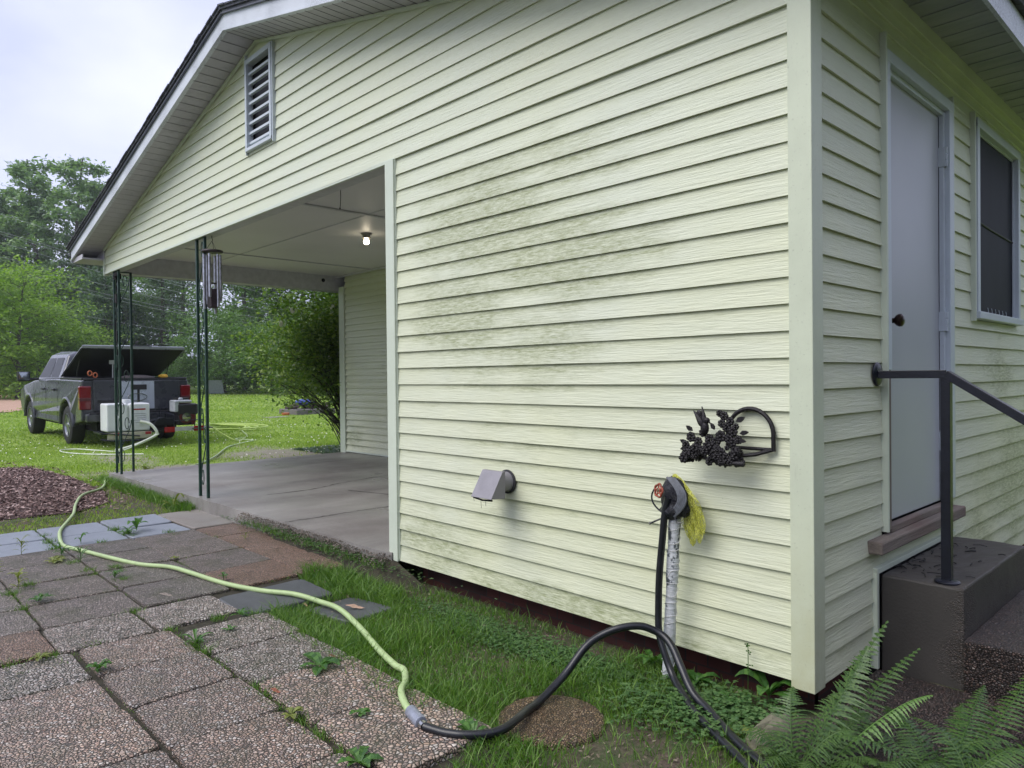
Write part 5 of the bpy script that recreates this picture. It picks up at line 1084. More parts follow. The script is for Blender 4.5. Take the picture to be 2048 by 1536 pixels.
WL_=[('dark broad-leaved weed rosette on the pavers beside the grass edge',(-1.58,-1.10,-.085),9,.13,.42,.9,'weed',0,0),
('bushy green weed in the long joint of the nearest pavers',(-2.21,-1.80,-.085),14,.055,.5,1.4,'weed',.3,.02),
('tall narrow-leaved weed at the corner joint of the pale pavers',(-2.25,-1.38,-.085),8,.075,.28,1.8,'weed',0,.0),
('yellow-green weed among tan pavers in the near joint',(-1.23,-1.41,-.085),10,.05,.55,1.2,'weedy',0,.015),
('round-leaved weed beside the end of the green hose',(-1.06,-1.22,-.075),7,.045,.7,.7,'weed',0,0),
('green dandelion-like weed on the left paver edge',(-3.56,-1.77,-.085),12,.085,.3,1.3,'weed',.3,0),
('feathery weed poking up next to the bend of the hose',(-4.40,-1.37,-.085),16,.08,.14,2.4,'weed',0,.06),
('small upright weed in front of the hose on the dark pavers',(-3.78,-1.32,-.085),12,.06,.3,1.8,'weed',0,.03),
('pale yellowish leafy weed lying on the dark pavers',(-4.55,-1.50,-.085),9,.09,.45,.5,'weedy',.35,0),
('tall thin yellowish weed on the left border of the walk',(-4.35,-1.86,-.085),18,.06,.25,1.8,'weedy',0,.22),
('bushy weed at the left border on the mossy pavers',(-3.95,-1.80,-.085),16,.06,.35,1.6,'weedy',0,.08),
('creeping weed across the blue-grey slabs',(-5.15,-.86,-.085),14,.08,.3,1.0,'weed',0,.03),
('upright leaf pair growing from the blue-grey slabs',(-5.28,-.76,-.085),4,.12,.5,2.4,'weed',0,.04),
('broad weed clump in the grass where the black hose touches the ground',(-.66,-1.02,-.10),12,.085,.38,1.5,'weed',.1,.0),
('leafy weed at the bottom of the picture beside the last paver',(-.78,-1.40,-.085),10,.07,.5,.9,'weed',.2,.0),
('broad dark leaves under the siding near the corner post',(-.10,.0,-.10),8,.12,.55,1.6,'weed',0,.03),
('low round-leaved weed between the hose and the corner post',(-.20,-.18,-.11),12,.07,.65,1.1,'weed',.15,.02),
('pale rosette weed beside the mossy edging stone',(-.04,-.33,-.11),10,.06,.7,.8,'weedy',.15,.01),
('leafy weed at the foot of the white pipe',(-.62,-.02,-.12),12,.10,.36,1.5,'weed',.1,.02),
('weed with big leaves right of the white pipe',(-.38,-.06,-.12),10,.09,.5,1.5,'weed',.1,.02),
('yellow-green seedling in the strip of grass behind the walk',(-6.2,-.16,-.10),8,.16,.2,2.6,'weedy',0,.0),
('bright young weed at the foot of the corner column',(-9.25,.5,-.10),12,.12,.45,1.8,'weedy',0,.06),
('leafy sprig on the pavers just left of the green hose bend',(-4.72,-1.42,-.085),12,.07,.3,1.8,'weed',0,.05),
('wiry sprig between blue-grey slabs and dark pavers',(-4.95,-1.62,-.085),14,.06,.22,2.2,'weedy',0,.10),
('three-leaved seedling standing on the nearest blue-grey slab',(-5.05,-1.22,-.085),6,.07,.4,2.0,'weed',0,.05),
('low creeping weed where four dark pavers meet',(-4.02,-.88,-.085),11,.045,.4,.8,'weedy',.1,.0),
('dark green sprig touching the hose over the mossy pavers',(-3.22,-.86,-.075),9,.04,.5,1.3,'weed',0,.02),
('small clump of weeds at the corner of the large slate slab',(-2.50,-1.06,-.085),12,.055,.35,1.3,'weed',.1,.0),
('thin sprout in the joint of the reddish pavers',(-4.25,-.28,-.085),10,.05,.16,2.6,'weedy',0,.02),
('small weed in the joint beside the pale paver pair',(-2.56,-1.95,-.085),10,.05,.4,.9,'weedy',.2,.0),
('tiny weed in front of the dark stone slab',(-2.30,-1.2,-.08),8,.04,.5,.9,'weed',0,.0)]
for i,(lb,lc,n,l,wd,up,mt,to,st) in enumerate(WL_): weed('weed',lc,n,l,wd,up,M[mt],lb,200+i,to,st)
# tall seed-head stalk near corner
sk=thing('seed_stalk',(-.17,-.03,-.12),'thin stalk with a small seed head standing against the siding near the corner post','weed','weeds in the paver joints and grass')
mb=MB(); mb.tube(smoothpath([(-.17,-.03,-.12),(-.165,-.035,.02),(-.168,-.03,.10)],4),.0016,5)
random.seed(8)
for i in range(16): z=.06+.045*random.random(); mb.blob((-.168+random.gauss(0,.006),-.03+random.gauss(0,.006),z if i<11 else .0+random.gauss(.02,.01)),(.004,.004,.003),0,0,5,3)
mb.build('stalk',M['weed'],sk)
# ================================================================ ferns
def frond(fern,base,tip,arch,width,mat,n=26,droop=0.25,nl=9):
    base,tip=Vector(base),Vector(tip); d=tip-base; L_=d.length; hd=Vector((d.x,d.y,0)); hd=hd.normalized() if hd.length>1e-3 else Vector((1,0,0))
    ctrl=base+d*random.uniform(.42,.62)+Vector((random.gauss(0,.018),random.gauss(0,.018),arch)); P=[(base*(1-t)**2+ctrl*2*t*(1-t)+tip*t*t) for t in [i/(n) for i in range(n+1)]]
    mb=MB(); mb.tube(P,[.0022*(1-.8*i/n)+.0004 for i in range(n+1)],5,cap=False)
    view=Vector((CP.x,CP.y,CP.z))-(base+tip)/2
    for i in range(3,n+1):
        t=i/n; T_=(P[min(i+1,n)]-P[i-1]).normalized(); up_=Vector((0,0,1)); sd_=T_.cross(up_)
        if sd_.length<.15: sd_=Vector((hd.y,-hd.x,0))
        sd_.normalize(); nr=sd_.cross(T_).normalized()
        jt=(.80+.34*random.random())*(1 if random.random()>.04 else .35); ln=jt*width*min(1,(t*1.0+.18)/.42)*(1-max(0,(t-.40)/.60)**1.25)*1.0+.006
        for sg in (-1,1):
            dirn=(sd_*sg*.95+T_*(.38+random.uniform(-.12,.12))-nr*(droop*.5+random.uniform(-.12,.12))).normalized(); bw=L_/n*.80
            rows=[]
            for k in range(nl+1):
                q=k/nl; c=P[i]+dirn*(ln*q)+Vector((0,0,-droop*ln*q*q*.8)); w=bw*.5*(1-q**1.7)*(1.0 if k%2==0 else .52)+.0003
                rows.append((c+T_*w*1.05,c,c-T_*w))
            for k in range(nl): 
                a,b=rows[k],rows[k+1]; mb.quad(a[0],a[1],b[1],b[0]); mb.quad(a[1],a[2],b[2],b[1])
    return mb.build('frond',mat,fern)
f1=thing('fern',(.24,-.34,-.12),'left clump of green fern fronds reaching up past the corner post','fern','ferns beside the steps')
F=M['fern']; FB=M['fernb']
frond(f1,(.20,-.40,-.11),(.325,-.155,.255),.06,.085,F,30)
frond(f1,(.22,-.34,-.11),(.29,.12,.262),.02,.055,F,24)
frond(f1,(.24,-.30,-.11),(.40,.10,.20),.05,.065,F,26)
frond(f1,(.26,-.40,-.11),(.52,-.18,.165),.085,.050,FB,28,.6)
frond(f1,(.20,-.42,-.11),(.14,-.30,.11),.08,.07,F,24)
frond(f1,(.19,-.44,-.11),(.05,-.50,.0),.08,.06,F,22)
frond(f1,(.22,-.46,-.11),(.36,-.36,.06),.10,.07,F,24)
frond(f1,(.24,-.44,-.11),(.50,-.34,-.01),.09,.06,F,24)
frond(f1,(.20,-.38,-.11),(.22,-.06,.06),.08,.07,F,24)
frond(f1,(.28,-.42,-.11),(.45,-.50,.02),.10,.06,F,22)
frond(f1,(.22,-.48,-.11),(.20,-.62,.03),.10,.06,F,22)
random.seed(61)
for i in range(12):
    a=random.uniform(0,6.28); l=random.uniform(.2,.34); bx_,by_=.25+random.uniform(-.05,.05),-.42+random.uniform(-.05,.05)
    ex,ey=bx_+l*math.cos(a),by_+l*math.sin(a)
    if ex<.10 and ey>-.3: ey=-.34
    frond(f1,(bx_,by_,-.11),(ex,ey,random.uniform(-.06,.05)),random.uniform(.05,.12),random.uniform(.05,.07),F,22)
f2=thing('fern',(.56,-.05,-.12),'right clump of green fern fronds in the bottom right corner below the steps','fern','ferns beside the steps')
frond(f2,(.58,-.23,-.08),(.56,.25,.075),.05,.075,F,30)
frond(f2,(.56,-.10,-.10),(.66,.50,.10),.06,.07,F,30)
frond(f2,(.55,-.18,-.10),(.34,-.02,.02),.08,.065,F,24)
frond(f2,(.60,-.16,-.10),(.86,.15,.04),.09,.07,F,24)
frond(f2,(.54,-.24,-.10),(.42,-.16,.01),.07,.06,F,22)
frond(f2,(.60,-.26,-.10),(.75,-.10,.05),.10,.07,F,24)
frond(f2,(.62,-.2,-.10),(.92,-.1,.0),.08,.06,F,22)
frond(f2,(.56,-.06,-.10),(.50,.22,.0),.06,.05,F,22)
frond(f2,(.50,-.3,-.10),(.40,-.34,-.02),.05,.05,FB,20)
frond(f2,(.62,-.30,-.10),(.80,-.36,.0),.08,.06,F,20)
for i in range(14):
    a=random.uniform(0,6.28); l=random.uniform(.2,.36); bx_,by_=.57+random.uniform(-.07,.07),-.14+random.uniform(-.08,.08)
    frond(f2,(bx_,by_,-.10),(bx_+l*math.cos(a),by_+l*math.sin(a),random.uniform(-.05,.05)),random.uniform(.05,.12),random.uniform(.05,.075),F,22)
# ================================================================ truck (local: a forward, b left, z up) heading -x
TX,TY,TZ=-15.25,1.84,-.10
tk=thing('pickup_truck',(TX,TY,TZ),'dark grey pickup truck with its bed cover propped open, parked on the grass','pickup truck')
class TB(MB):
    def build(s,name,mats,parent=None,**k):
        s.v=[(TX-v[0],TY-v[1],TZ+v[2]+.012*v[0]) for v in s.v]; return MB.build(s,name,mats,parent,**k)
def paint(name,c,r=.22):
    m=MT(name,r,c,.2); m.b.inputs['Coat Weight'].default_value=.35; m.b.inputs['Coat Roughness'].default_value=.08; m.rough(m.math('ADD',r,m.math('MULTIPLY',m.noise(6,4),.12))); m.col(m.mix(m.ramp(m.noise(2.5,5),[(.4,0.),(.8,.35)]),c,tuple(x*1.6+.01 for x in c))); return m.m
PG=paint('charcoal_truck_paint',(.050,.053,.064)); PS=paint('silver_stripe_paint',(.42,.46,.52)); BK=simple('black_trim_plastic',(.012,.012,.015),.5); CH=simple('chrome_trim',(.5,.5,.52),.2,1,.1,20,0)
GL=MT('tinted_glass',.3,(.006,.008,.010),0,.08).m
m=MT('tail_light_red',.15,(.35,.01,.015)); m.b.inputs['Coat Weight'].default_value=.5; m.col(m.mix(m.ramp(m.sep()[2],[(0.,0.),(1.,1.)]),(.09,.003,.006),(.16,.005,.010))); TL=m.m
RD=simple('red_reflector',(.30,.01,.015),.25,0,.2,40,0)
def arch(ca,r,z0,cz=.40,n=12):
    return [(ca+r*math.cos(t),cz+r*math.sin(t)) for t in [math.pi*k/n for k in range(n+1)]]
# body side outline (rear -> front) lower edge with wheel arches
A1=arch(0,.50,0)[::-1]; A2=arch(3.53,.50,0)[::-1]
low=[(-1.10,.52)]+[(-.62,.45)]+[p for p in A1]+[(.6,.40),(2.9,.40)]+[p for p in A2]+[(4.25,.45),(4.50,.52)]
up_=[(4.58,.75),(4.50,1.02),(4.2,1.14),(3.3,1.24),(3.0,1.27),(.70,1.31),(-1.10,1.30)]
poly=low+up_
mb=TB(); n=len(poly)
secs=[(-.995,0),(-1.0,0),(-.99,1)]
def sec(b,tuck): return [(p[0],b*(1-(.035 if p[1]>1.1 else 0)-(.02 if p[1]<.6 else 0)),p[1]) for p in poly]
L1=sec(1.0,0);R1=sec(-1.0,0)
mb.add(L1+R1,[tuple(range(n)),tuple(range(n,2*n))[::-1]]+[(i,n+i,n+(i+1)%n,(i+1)%n) for i in range(n)])
mb.build('body',PG,tk,bevel=.035,seg=3)
# fender flares
for a in (0,3.53):
    for s in (1,-1):
        mb=TB(); mb.tube([(a+.53*math.cos(t),s*.985,.40+.53*math.sin(t)) for t in [math.pi*(k/14) for k in range(15)]],.035,8); mb.build('fender_flare',PG,tk,smooth=True)
# bed opening (dark) on top
TB().box(-1.02,.62,-.80,.80,1.2,1.322).build('bed_interior',M['dark'],tk)
mb=TB(); mb.box(-1.06,.66,.80,.96,1.30,1.335); mb.box(-1.06,.66,-.96,-.80,1.30,1.335); mb.box(-1.13,-1.03,-.93,.93,1.29,1.325); mb.box(.60,.68,-.9,.9,1.3,1.335); mb.build('bed_rail_cap',BK,tk,bevel=.008)
# cab
mb=TB()
B0=[(.70,-.93,1.28),(3.05,-.93,1.24),(3.05,.93,1.24),(.70,.93,1.28)]
B1=[(.86,-.75,1.80),(2.42,-.75,1.83),(2.42,.75,1.83),(.86,.75,1.80)]; B2=[(1.0,-.60,1.88),(2.2,-.60,1.90),(2.2,.60,1.90),(1.0,.60,1.88)]
mb.add(B0+B1+B2,[(0,1,2,3)]+[(i,(i+1)%4,4+(i+1)%4,4+i) for i in range(4)]+[(4+i,4+(i+1)%4,8+(i+1)%4,8+i) for i in range(4)]+[(8,9,10,11)])
mb.build('cab',PG,tk,bevel=.05,seg=3)
def side_win(a0,a1,a2,a3,z0,z1,s,name='side_window'):
    mb=TB(); f=lambda a,z:(a,s*(.93-.18*(z-1.26)/.55+.004),z); mb.add([f(a0,z0),f(a1,z0),f(a2,z1),f(a3,z1)],[(0,1,2,3)]); return mb.build(name,GL,tk)
for s in (1,-1):
    side_win(.98,1.72,1.72,1.10,1.33,1.75,s); side_win(1.80,2.86,2.38,1.80,1.33,1.75,s)
mb=TB(); mb.add([(.70+.16*.15-.006,.78,1.34),(.70+.16*.15-.006,-.78,1.34),(.70+.16*.88-.006,-.66,1.74),(.70+.16*.88-.006,.66,1.74)],[(0,1,2,3)]); mb.build('rear_window',GL,tk)
mb=TB(); mb.add([(3.0,-.8,1.30),(3.0,.8,1.30),(2.5,.68,1.78),(2.5,-.68,1.78)],[(0,1,2,3)]); mb.build('windscreen',GL,tk)
mb=TB()
for a in (.70,1.76,2.95): 
    mb.box(a-.006,a+.006,1.0,1.003,.46,1.20); mb.box(a-.006,a+.006,-1.003,-1.0,.46,1.20)
mb.build('door_gaps',M['dark'],tk)
for a in (.92,1.92):
    for s in (1,-1):
        mb=TB(); mb.box(a,a+.2,min(s*.98,s*1.03),max(s*.98,s*1.03),1.06,1.10); mb.build('door_handle',BK,tk,bevel=.01)
for s in (1,-1):
    mb=TB(); mb.box(2.66,2.72,min(s*.95,s*1.14),max(s*.95,s*1.14),1.26,1.32); mb.box(2.63,2.75,min(s*1.12,s*1.36),max(s*1.12,s*1.36),1.24,1.46); o=mb.build('wing_mirror',BK,tk,bevel=.02)
    mb=TB(); mb.add([(2.626,s*1.14,1.27),(2.626,s*1.34,1.27),(2.626,s*1.34,1.44),(2.626,s*1.14,1.44)],[(0,1,2,3)]); mb.build('mirror_glass',MT('mirror_glass_%d'%(s+1),.05,(.5,.55,.6),1).m,o)
# tailgate
tg_=TB(); tg_.box(-1.135,-1.09,-.78,.78,.70,1.285); tgo=tg_.build('tailgate',PG,tk,bevel=.012,seg=3)
TB().box(-1.1385,-1.13,-.30,.30,.72,1.265).build('silver_stripe',PS,tgo,bevel=.001)
mb=TB(); mb.box(-1.152,-1.13,-.16,.13,1.10,1.20); mb.build('tailgate_handle',BK,tgo,bevel=.01)
TB().box(-1.141,-1.136,-.03,.015,.86,1.10).build('keyhole_strip',BK,tgo)
TB().box(-1.141,-1.134,.36,.72,.86,.91).build('badge_bar',BK,tgo)
mb=TB(); mb.tube([(-1.145,.01+.17*math.cos(t),.955+.068*math.sin(t)) for t in [2*math.pi*k/30 for k in range(31)]],.008,6); mb.build('oval_emblem',CH,tgo,smooth=True)
for s in (1,-1):
    mb=TB(); mb.box(-1.118,-.98,min(s*.81,s*1.008),max(s*.81,s*1.008),.73,1.18); o=mb.build('tail_light',TL,tk,bevel=.02)
    mb=TB(); mb.box(-1.122,-1.0,min(s*.815,s*1.010),max(s*.815,s*1.010),.90,.955); mb.build('reverse_lens',simple('smoky_lens_%d'%(s+1),(.10,.03,.035),.2),o,bevel=.004)
mb=TB(); mb.box(-1.26,-1.10,-.93,.93,.50,.66); mb.build('rear_bumper',PG,tk,bevel=.03,seg=3)
TB().box(-1.265,-1.12,-.88,.88,.655,.675).build('bumper_pad',BK,tk,bevel=.006)
TB().box(-1.0,4.4,-.7,.7,.30,.48).build('underbody',M['dark'],tk)
# wheels
tyre=simple('tyre_rubber',(.014,.014,.015),.8,0,.3,30,.3); rim=simple('alloy_rim',(.38,.39,.42),.3,.9,.1,20,0)
for a in (0,3.53):
    for s in (1,-1):
        w=bpy.data.objects.new('wheel',None); link(w,tk); loc=Vector((TX-a,TY-s*.86,TZ+.39+.012*a)); w.location=loc-Vector((TX,TY,TZ)); POS[w.name]=loc
        c=Vector((a,s*.86,.39)); mb=TB(); mb.lathe([(.235,-.12),(.33,-.13),(.375,-.11),(.392,-.06),(.392,.06),(.375,.11),(.33,.13),(.235,.12)],c,(0,s,0),28); mb.build('tyre',tyre,w,smooth=True)
        mb=TB(); mb.lathe([(.24,.115),(.225,.12),(.215,.08),(.21,.02),(.0,.02)],c,(0,s,0),24)
        for k in range(6):
            t=2*math.pi*k/6; d=Vector((math.cos(t),0,math.sin(t))); q=Vector((-math.sin(t),0,math.cos(t)))
            mb.obox(c+d*.12+Vector((0,s*.085,0)),d*.105,q*.026,Vector((0,.018,0)))
        mb.lathe([(0,.12),(.05,.118),(.06,.09),(.06,.03)],c,(0,s,0),14); mb.build('rim',rim,w,smooth=True)
# open bed cover
ld=bpy.data.objects.new('bed_cover',None); link(ld,tk); POS[ld.name]=Vector((TX,TY,TZ)); 
hA=Vector((.66,0,1.35)); rA=Vector((-1.02,0,1.90)); dd=(rA-hA); nn=Vector((-dd.z,0,dd.x)).normalized()*-1
if nn.z<0: nn=-nn
mb=TB()
def lidsec(t,wd,o): c=hA+dd*t+nn*o; return [(c.x,-wd,c.z),(c.x,wd,c.z)]
S_=[lidsec(0,.95,0),lidsec(1,.95,0),lidsec(1.02,.94,.05),lidsec(.97,.88,.085),lidsec(.03,.88,.085),lidsec(0,.95,.05)]
vs=[p for s in S_ for p in s]; n=len(S_); mb.add(vs,[tuple(2*i for i in range(n)),tuple(2*i+1 for i in range(n))[::-1]]+[(2*i,2*i+1,2*((i+1)%n)+1,2*((i+1)%n)) for i in range(n) if i!=0])
mb.build('cover_shell',paint('cover_grey_paint',(.26,.27,.31)),ld,bevel=.02,seg=3)
mb=TB(); a_=lidsec(.01,.92,-.004); b_=lidsec(.985,.92,-.004); mb.add([a_[0],a_[1],b_[1],b_[0]],[(0,1,2,3)]); mb.build('cover_liner',simple('navy_liner',(.010,.010,.018),.8,0,.3,6,.2),ld)
mb=TB(); a_=[lidsec(t,.30,.0865) for t in (.05,.96)]; mb.add([a_[0][0],a_[0][1],a_[1][1],a_[1][0]],[(0,1,2,3)]); c1=lidsec(1.022,.30,.045); c2=lidsec(.972,.30,.088); mb.add([c1[0],c1[1],c2[1],c2[0]],[(0,1,2,3)]); mb.build('cover_stripe',PS,ld)
mb=TB(); mb.box(-1.0,-.85,-.60,-.45,1.985,2.0); mb.tube([(-.98,-.02,1.97),(-1.0,-.02,2.03),(-1.0,-.06,2.05)],.012,6); mb.box(-1.02,-.85,-.60,.06,1.975,1.99); mb.build('cover_latch',BK,ld)
for s in (1,-1):
    mb=TB(); mb.tube([(-.15,s*.84,1.34),(-.42,s*.84,1.68)],.010,6); mb.build('gas_strut',BK,tk)
# gear in the bed
def gearitem(name,label,cat,pts,r,mat):
    mb=TB(); mb.tube(pts,r,7); o=mb.build(name,mat,smooth=True); return tag(o,label,cat)
org=simple('orange_plastic',(.45,.12,.04),.4,0,.1,20,0)
for i,(b,z) in enumerate(((.79,1.42),(.70,1.385))):
    gearitem('looped_clamp',('left and higher' if i==0 else 'right and lower')+' of the two orange looped tool handles in the truck bed','clamp',[(-.95,b+.035*math.cos(t),z+.045*math.sin(t)) for t in [2*math.pi*k/14 for k in range(15)]],.012,org)['group']='orange looped clamps'
mb=TB(); mb.blob((-.9,-.55,1.36),(.08,.10,.04),0,.3,10,6); tag(mb.build('yellow_rope',simple('yellow_rope_mat',(.7,.40,.03),.7)),'bundle of orange-yellow rope at the right side of the truck bed','rope')
mb=TB(); mb.blob((-.85,-.05,1.33),(.2,.35,.06),0,.05,14,6); tag(mb.build('rolled_hose',simple('dull_brown',(.10,.085,.08),.7),smooth=True),'dull brown rounded bundle lying in the truck bed behind the tailgate','bundle')
mb=TB(); mb.box(-.6,-.57,.25,.36,1.60,1.68); mb.tube([(-.58,.30,1.33),(-.6,.30,1.62)],.012,6); tag(mb.build('work_light',simple('pale_plastic',(.5,.52,.5),.5)),'pale work light on a stand under the open bed cover','work light')
# ================================================================ hitch carrier with tank and engine
hc=thing('hitch_cargo_carrier',(TX+1.55,TY,TZ+.28),'black steel cargo carrier with red reflectors on the truck hitch','cargo carrier')
mb=TB()
for a in (-1.35,-1.86): mb.box(a-.02,a+.02,-1.0,.84,.30,.335)
for b in (-.98,-.6,-.1,.3,.82): mb.box(-1.86,-1.35,b-.02,b+.02,.302,.333)
mb.box(-1.40,-1.1,-.05,.05,.29,.35)
mb.build('carrier_frame',M['blackiron'],hc,bevel=.004)
mb=TB(); mb.box(-1.885,-1.88,-.78,-.43,.30,.38); mb.build('plate_panel',simple('pale_plate',(.45,.45,.45),.5),hc)
for b0,b1 in ((-.43,-.24),(-.97,-.79)):
    TB().box(-1.895,-1.882,b0,b1,.285,.385).build('red_marker',RD,hc,bevel=.004)
mb=TB(); mb.box(-1.885,-1.84,-.02,.74,.20,.335); mb.build('cream_tray',simple('dirty_cream_plastic',(.42,.40,.30),.6,0,.2,10,.1),hc,bevel=.015)
for b0 in (.58,.05): TB().box(-1.892,-1.884,b0-.05,b0+.05,.275,.325).build('red_marker',RD,hc,bevel=.003)
mb=TB(); mb.tube([(-1.88,.90,.36),(-1.9,.80,.33),(-1.9,.2,.25)],.012,6); mb.tube([(-1.9,.86,.22),(-1.92,.7,.19),(-1.9,.1,.17)],.016,6); mb.build('side_bar',M['blackiron'],hc)
wt=thing('water_tank',(TX+1.6,TY-.37,TZ+.34),'white plastic water tank with a screw cap on the truck carrier','water tank')
wp=MT('translucent_tank_plastic',.35,(.66,.68,.70)); wp.col(wp.mix(wp.ramp(wp.noise(3,4),[(.3,0.),(.7,1.)]),(.60,.62,.63),(.74,.76,.77)))
mb=TB(); mb.box(-1.84,-1.40,-.0,.355,.34,.86); mb.box(-1.84,-1.40,.385,.74,.34,.86); mb.box(-1.80,-1.44,.34,.40,.36,.84)
mb.build('tank_shell',wp.m,wt,bevel=.05,seg=4)
mb=TB(); mb.lathe([(0,.08),(.09,.08),(.095,.07),(.095,.0),(0,0)],(-1.64,.37,.85),(0,0,1),18); mb.build('tank_cap',wp.m,wt,smooth=True)
mb=TB(); mb.box(-1.844,-1.841,.06,.32,.44,.78); lbo=mb.build('tank_label',simple('pale_label',(.62,.64,.68),.6),wt)
mb=TB(); mb.box(-1.847,-1.844,.08,.30,.735,.76); mb.build('red_label_line',RD,lbo)
mb=TB()
for k in range(5): mb.box(-1.847,-1.844,.08,.29-.03*(k%3),.66-.04*k,.668-.04*k)
mb.build('grey_label_lines',simple('grey_ink',(.2,.2,.22),.7),lbo)
eg=thing('pressure_washer_engine',(TX+1.6,TY+.67,TZ+.34),'small black petrol engine with white top cover on the right of the carrier','engine')
mb=TB(); mb.box(-1.80,-1.45,-.90,-.50,.60,.82); mb.box(-1.78,-1.48,-.86,-.52,.40,.62); mb.build('engine_block',BK,eg,bevel=.03,seg=3)
mb=TB(); mb.box(-1.80,-1.50,-.545,-.46,.66,.885); mb.box(-1.78,-1.52,-.80,-.46,.835,.89); mb.lathe([(0,.04),(.04,.04),(.04,0)],(-1.66,-.62,.90),(0,0,1),12); mb.build('fuel_tank',simple('pale_engine_cover',(.36,.38,.40),.4),eg,bevel=.02)
mb=TB(); mb.lathe([(0,.03),(.03,.03),(.05,.02),(.085,.015),(.09,0)],(-1.80,-.68,.56),(-1,0,0),20); mb.build('starter_housing',CH,eg,smooth=True)
mb=TB(); mb.lathe([(0,.01),(.13,.01),(.13,0)],(-1.785,-.68,.56),(-1,0,0),20); mb.box(-1.80,-1.70,-.85,-.78,.42,.60); mb.build('recoil_cover',simple('dark_red_metal',(.10,.012,.012),.4),eg,smooth=True)
mb=TB(); mb.box(-1.72,-1.5,-.46,-.12,.42,.54); mb.tube([(-1.7,-.2,.5),(-1.75,-.05,.52),(-1.8,0.02,.44)],.02,7); mb.tube(smoothpath([(-1.75,-.30,.55),(-1.85,-.15,.56),(-1.88,-.05,.45),(-1.86,.0,.38)],4),.015,6); mb.tube([(-1.6,-.25,.54),(-1.6,-.25,.68)],.012,6); mb.lathe([(0,.03),(.03,.02),(.03,0)],(-1.6,-.25,.68),(0,0,1),8); mb.build('pump',M['blackiron'],eg,smooth=True)
mb=TB(); mb.box(-1.70,-1.45,-1.0,-.90,.62,.80); mb.build('air_filter',BK,eg,bevel=.02)
mb=TB(); mb.box(-1.60,-1.42,-.80,-.56,.88,.93); mb.lathe([(0,.0),(.05,.0),(.05,.16),(0,.16)],(-1.50,-.92,.45),(0,0,1),12); mb.build('muffler',simple('sooty_steel',(.05,.05,.05),.5,.6),eg,smooth=True)
mb=TB()
for b in (-.98,-.42): mb.tube(smoothpath([(-1.86,b,.33),(-1.86,b,.58),(-1.80,b,.62),(-1.45,b,.62),(-1.40,b,.58),(-1.40,b,.33)],3),.012,6)
mb.tube([(-1.86,-.98,.50),(-1.86,-.42,.50)],.010,6); mb.build('roll_frame',M['blackiron'],eg,smooth=True)
mb=TB(); mb.box(-1.9,-1.4,-1.15,-.75,.325,.345); mb.build('engine_base_plate',simple('grey_steel',(.15,.15,.16),.5,.6),eg)
# hoses near truck
def th_(pts,r,name,label,mat,n=6):
    mb=MB(); mb.tube(smoothpath(pts,n),r,8); o=mb.build(name,mat,smooth=True); return tag(o,label,'hose')
def tp_(a,b,z): return (TX-a,TY-b,TZ+z)
th_([tp_(-1.86,.18,.50),tp_(-1.95,.03,.44),tp_(-2.0,-.06,.30),tp_(-2.0,-.03,.22),tp_(-2.05,.25,.10),tp_(-2.1,.55,.02),tp_(-2.12,.68,-.01)],.028,'drain_hose','fat white drain hose curling off the carrier down to the grass',M['hosew'])
gg=lambda x,y:(x,y,TH(x,y)+.02)
th_([tp_(-2.0,-.1,.25),(-13.0,1.6,.05),gg(-12.9,1.2),gg(-13.3,.95),gg(-13.9,.75),gg(-14.0,.5),gg(-13.49,.42),gg(-12.9,.55),gg(-12.4,.85),gg(-12.0,1.3)],.012,'thin_hose','thin pale hose looping over the grass behind the truck',M['hosew'])
pts=[tp_(-1.8,-1.1,.36),(-13.3,3.2,.05),gg(-13.2,3.45)]
th_(pts+[gg(-14.0,3.9)],.012,'supply_hose','thin lime hose dropping from the engine to the grass',M['hosey'])
coil=[]
for i in range(100):
    a=i*.42; R_c=.55+.22*math.sin(i*.37)+.004*i; coil.append((-16.45+R_c*math.cos(a)*1.25+.1*math.sin(i*.9),4.55+R_c*math.sin(a)*.75,TH(-16,4.5)+.03+.0009*i))
th_(coil,.014,'coiled_hose','coil of bright lime hose lying on the lawn right of the truck',M['hosey'],2)
# ================================================================ yard pieces beyond the shrub
pl=thing('raised_planter',(-21.2,9.2,TH(-21,9)),'low grey planter heaped with dark junk behind the shrub','planter')
mb=MB(); mb.box(-21.9,-20.6,8.5,9.9,-.1,.16); mb.build('planter_box',simple('grey_boards',(.14,.13,.12),.8),pl,bevel=.02)
random.seed(3); mb=MB()
for i in range(16): mb.blob((random.uniform(-21.8,-20.7),random.uniform(8.6,9.8),.2+random.uniform(0,.12)),(.14,.14,.09),0,.5,8,5)
mb.build('planter_soil_heap',simple('dark_heap',(.06,.045,.04),.9,0,.5,6,.6),pl)
mb=MB(); mb.blob((-21.2,9.05,.38),(.32,.36,.10),0,.4,12,6); tag(mb.build('blue_tarp',simple('blue_tarp_mat',(.03,.06,.30),.5)),'crumpled dark blue tarpaulin on top of the planter','tarpaulin')
mb=MB(); mb.lathe([(0,0),(.09,0),(.13,.16),(.10,.17),(.0,.15)],(-20.9,8.25,-.10),(0,0,1),14); tag(mb.build('orange_pot',org,smooth=True),'small orange pot on the lawn left of the planter','pot')
mb=MB(); mb.box(-20.4,-19.9,7.2,7.9,TH(-20,7)-.02,TH(-20,7)+.02); tag(mb.build('flat_stone',M['slab_pale']),'flat pale stone flush with the lawn beside the orange pot','stone')
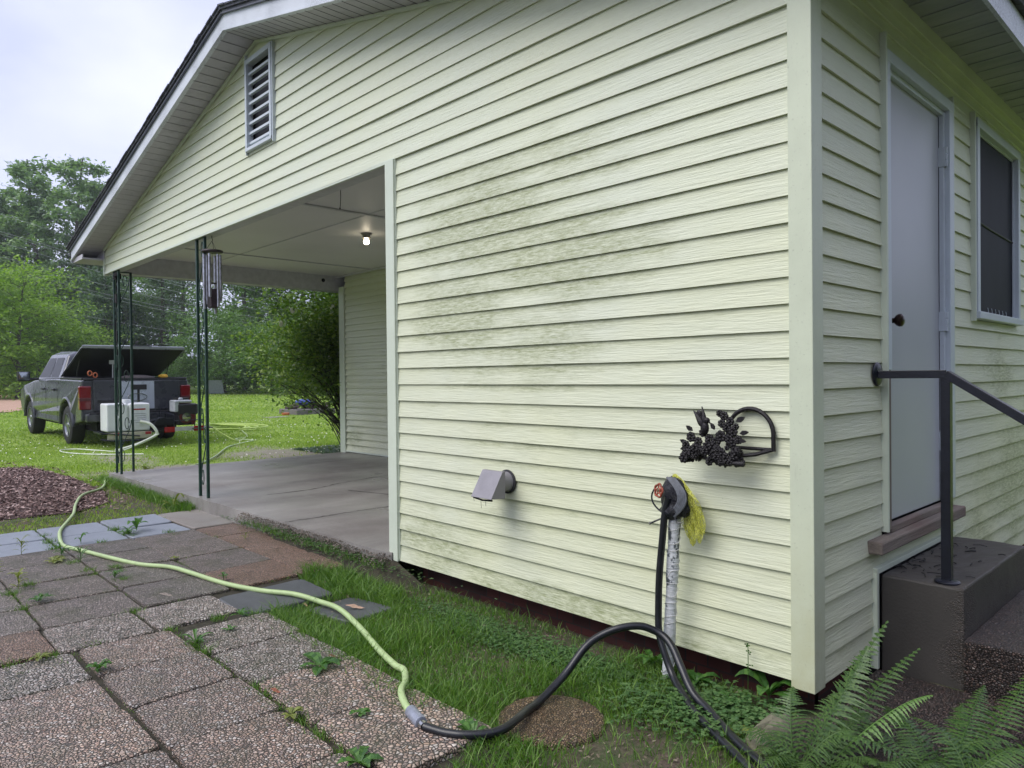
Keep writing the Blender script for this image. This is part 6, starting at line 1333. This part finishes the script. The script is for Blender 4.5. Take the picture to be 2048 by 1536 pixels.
bz=TH(-47,16.6); mb=MB(); mb.obox((-44.0,15.0,bz+.45),(.30,.35,0),(-.03,.02,.0),(.1,-.1,.42)); tag(mb.build('leaning_board',simple('grey_panel',(.20,.22,.26),.7)),'grey panel leaning at the foot of the far bushes','board')
# ================================================================ overhead wires
wm=simple('power_line',(.32,.33,.34),.5,.3,bump=0)
WIRES=[('highest power line, meeting the roof edge first', [(-45.37, 3.64, 10.24), (-44.97, 12.74, 8.06), (-43.96, 25.37, 5.37)]), ('upper of the close second pair of power lines', [(-45.37, 3.63, 9.32), (-45.81, 11.85, 7.53), (-43.96, 25.36, 5.08)]), ('lower of the close second pair of power lines', [(-45.37, 3.63, 9.19), (-45.81, 11.84, 7.38), (-43.96, 25.36, 4.83)]), ('single power line in the middle of the bundle', [(-45.37, 3.62, 8.72), (-45.81, 11.84, 6.95), (-43.96, 25.36, 4.5)]), ('power line just above the lowest pair', [(-45.37, 3.61, 7.96), (-45.81, 11.83, 6.31), (-43.96, 25.35, 4.07)]), ('upper of the lowest pair of power lines', [(-45.37, 3.6, 7.35), (-45.81, 11.82, 5.82), (-43.96, 25.34, 3.64)]), ('lower of the lowest pair of power lines', [(-45.37, 3.6, 7.2), (-45.81, 11.82, 5.61), (-43.96, 25.34, 3.39)]), ('faint thin wire far below the others', [(-45.37, 3.58, 5.7), (-45.81, 11.8, 4.39), (-43.96, 25.33, 2.67)])]
for i,(lb,P3) in enumerate(WIRES):
    a,b,c=map(Vector,P3); e=a+(a-c)*.5; g=c+(c-a)*.5
    o=MB().tube(smoothpath([e,a,b,c,g],5),.010 if i<7 else .007,5).build('power_line',wm); tag(o,lb,'power line','overhead power lines across the trees')
# ================================================================ haze
hm=bpy.data.materials.new('haze_air'); hm.use_nodes=True; t=hm.node_tree; t.nodes.clear(); pv=t.nodes.new('ShaderNodeVolumePrincipled'); ou=t.nodes.new('ShaderNodeOutputMaterial')
pv.inputs['Color'].default_value=(.90,.95,1,1); pv.inputs['Density'].default_value=.0008; pv.inputs['Anisotropy'].default_value=.2; t.links.new(pv.outputs[0],ou.inputs['Volume'])
tag(MB().box(-112,100,-100,112,-1.5,27).build('haze',hm),kind='stuff')
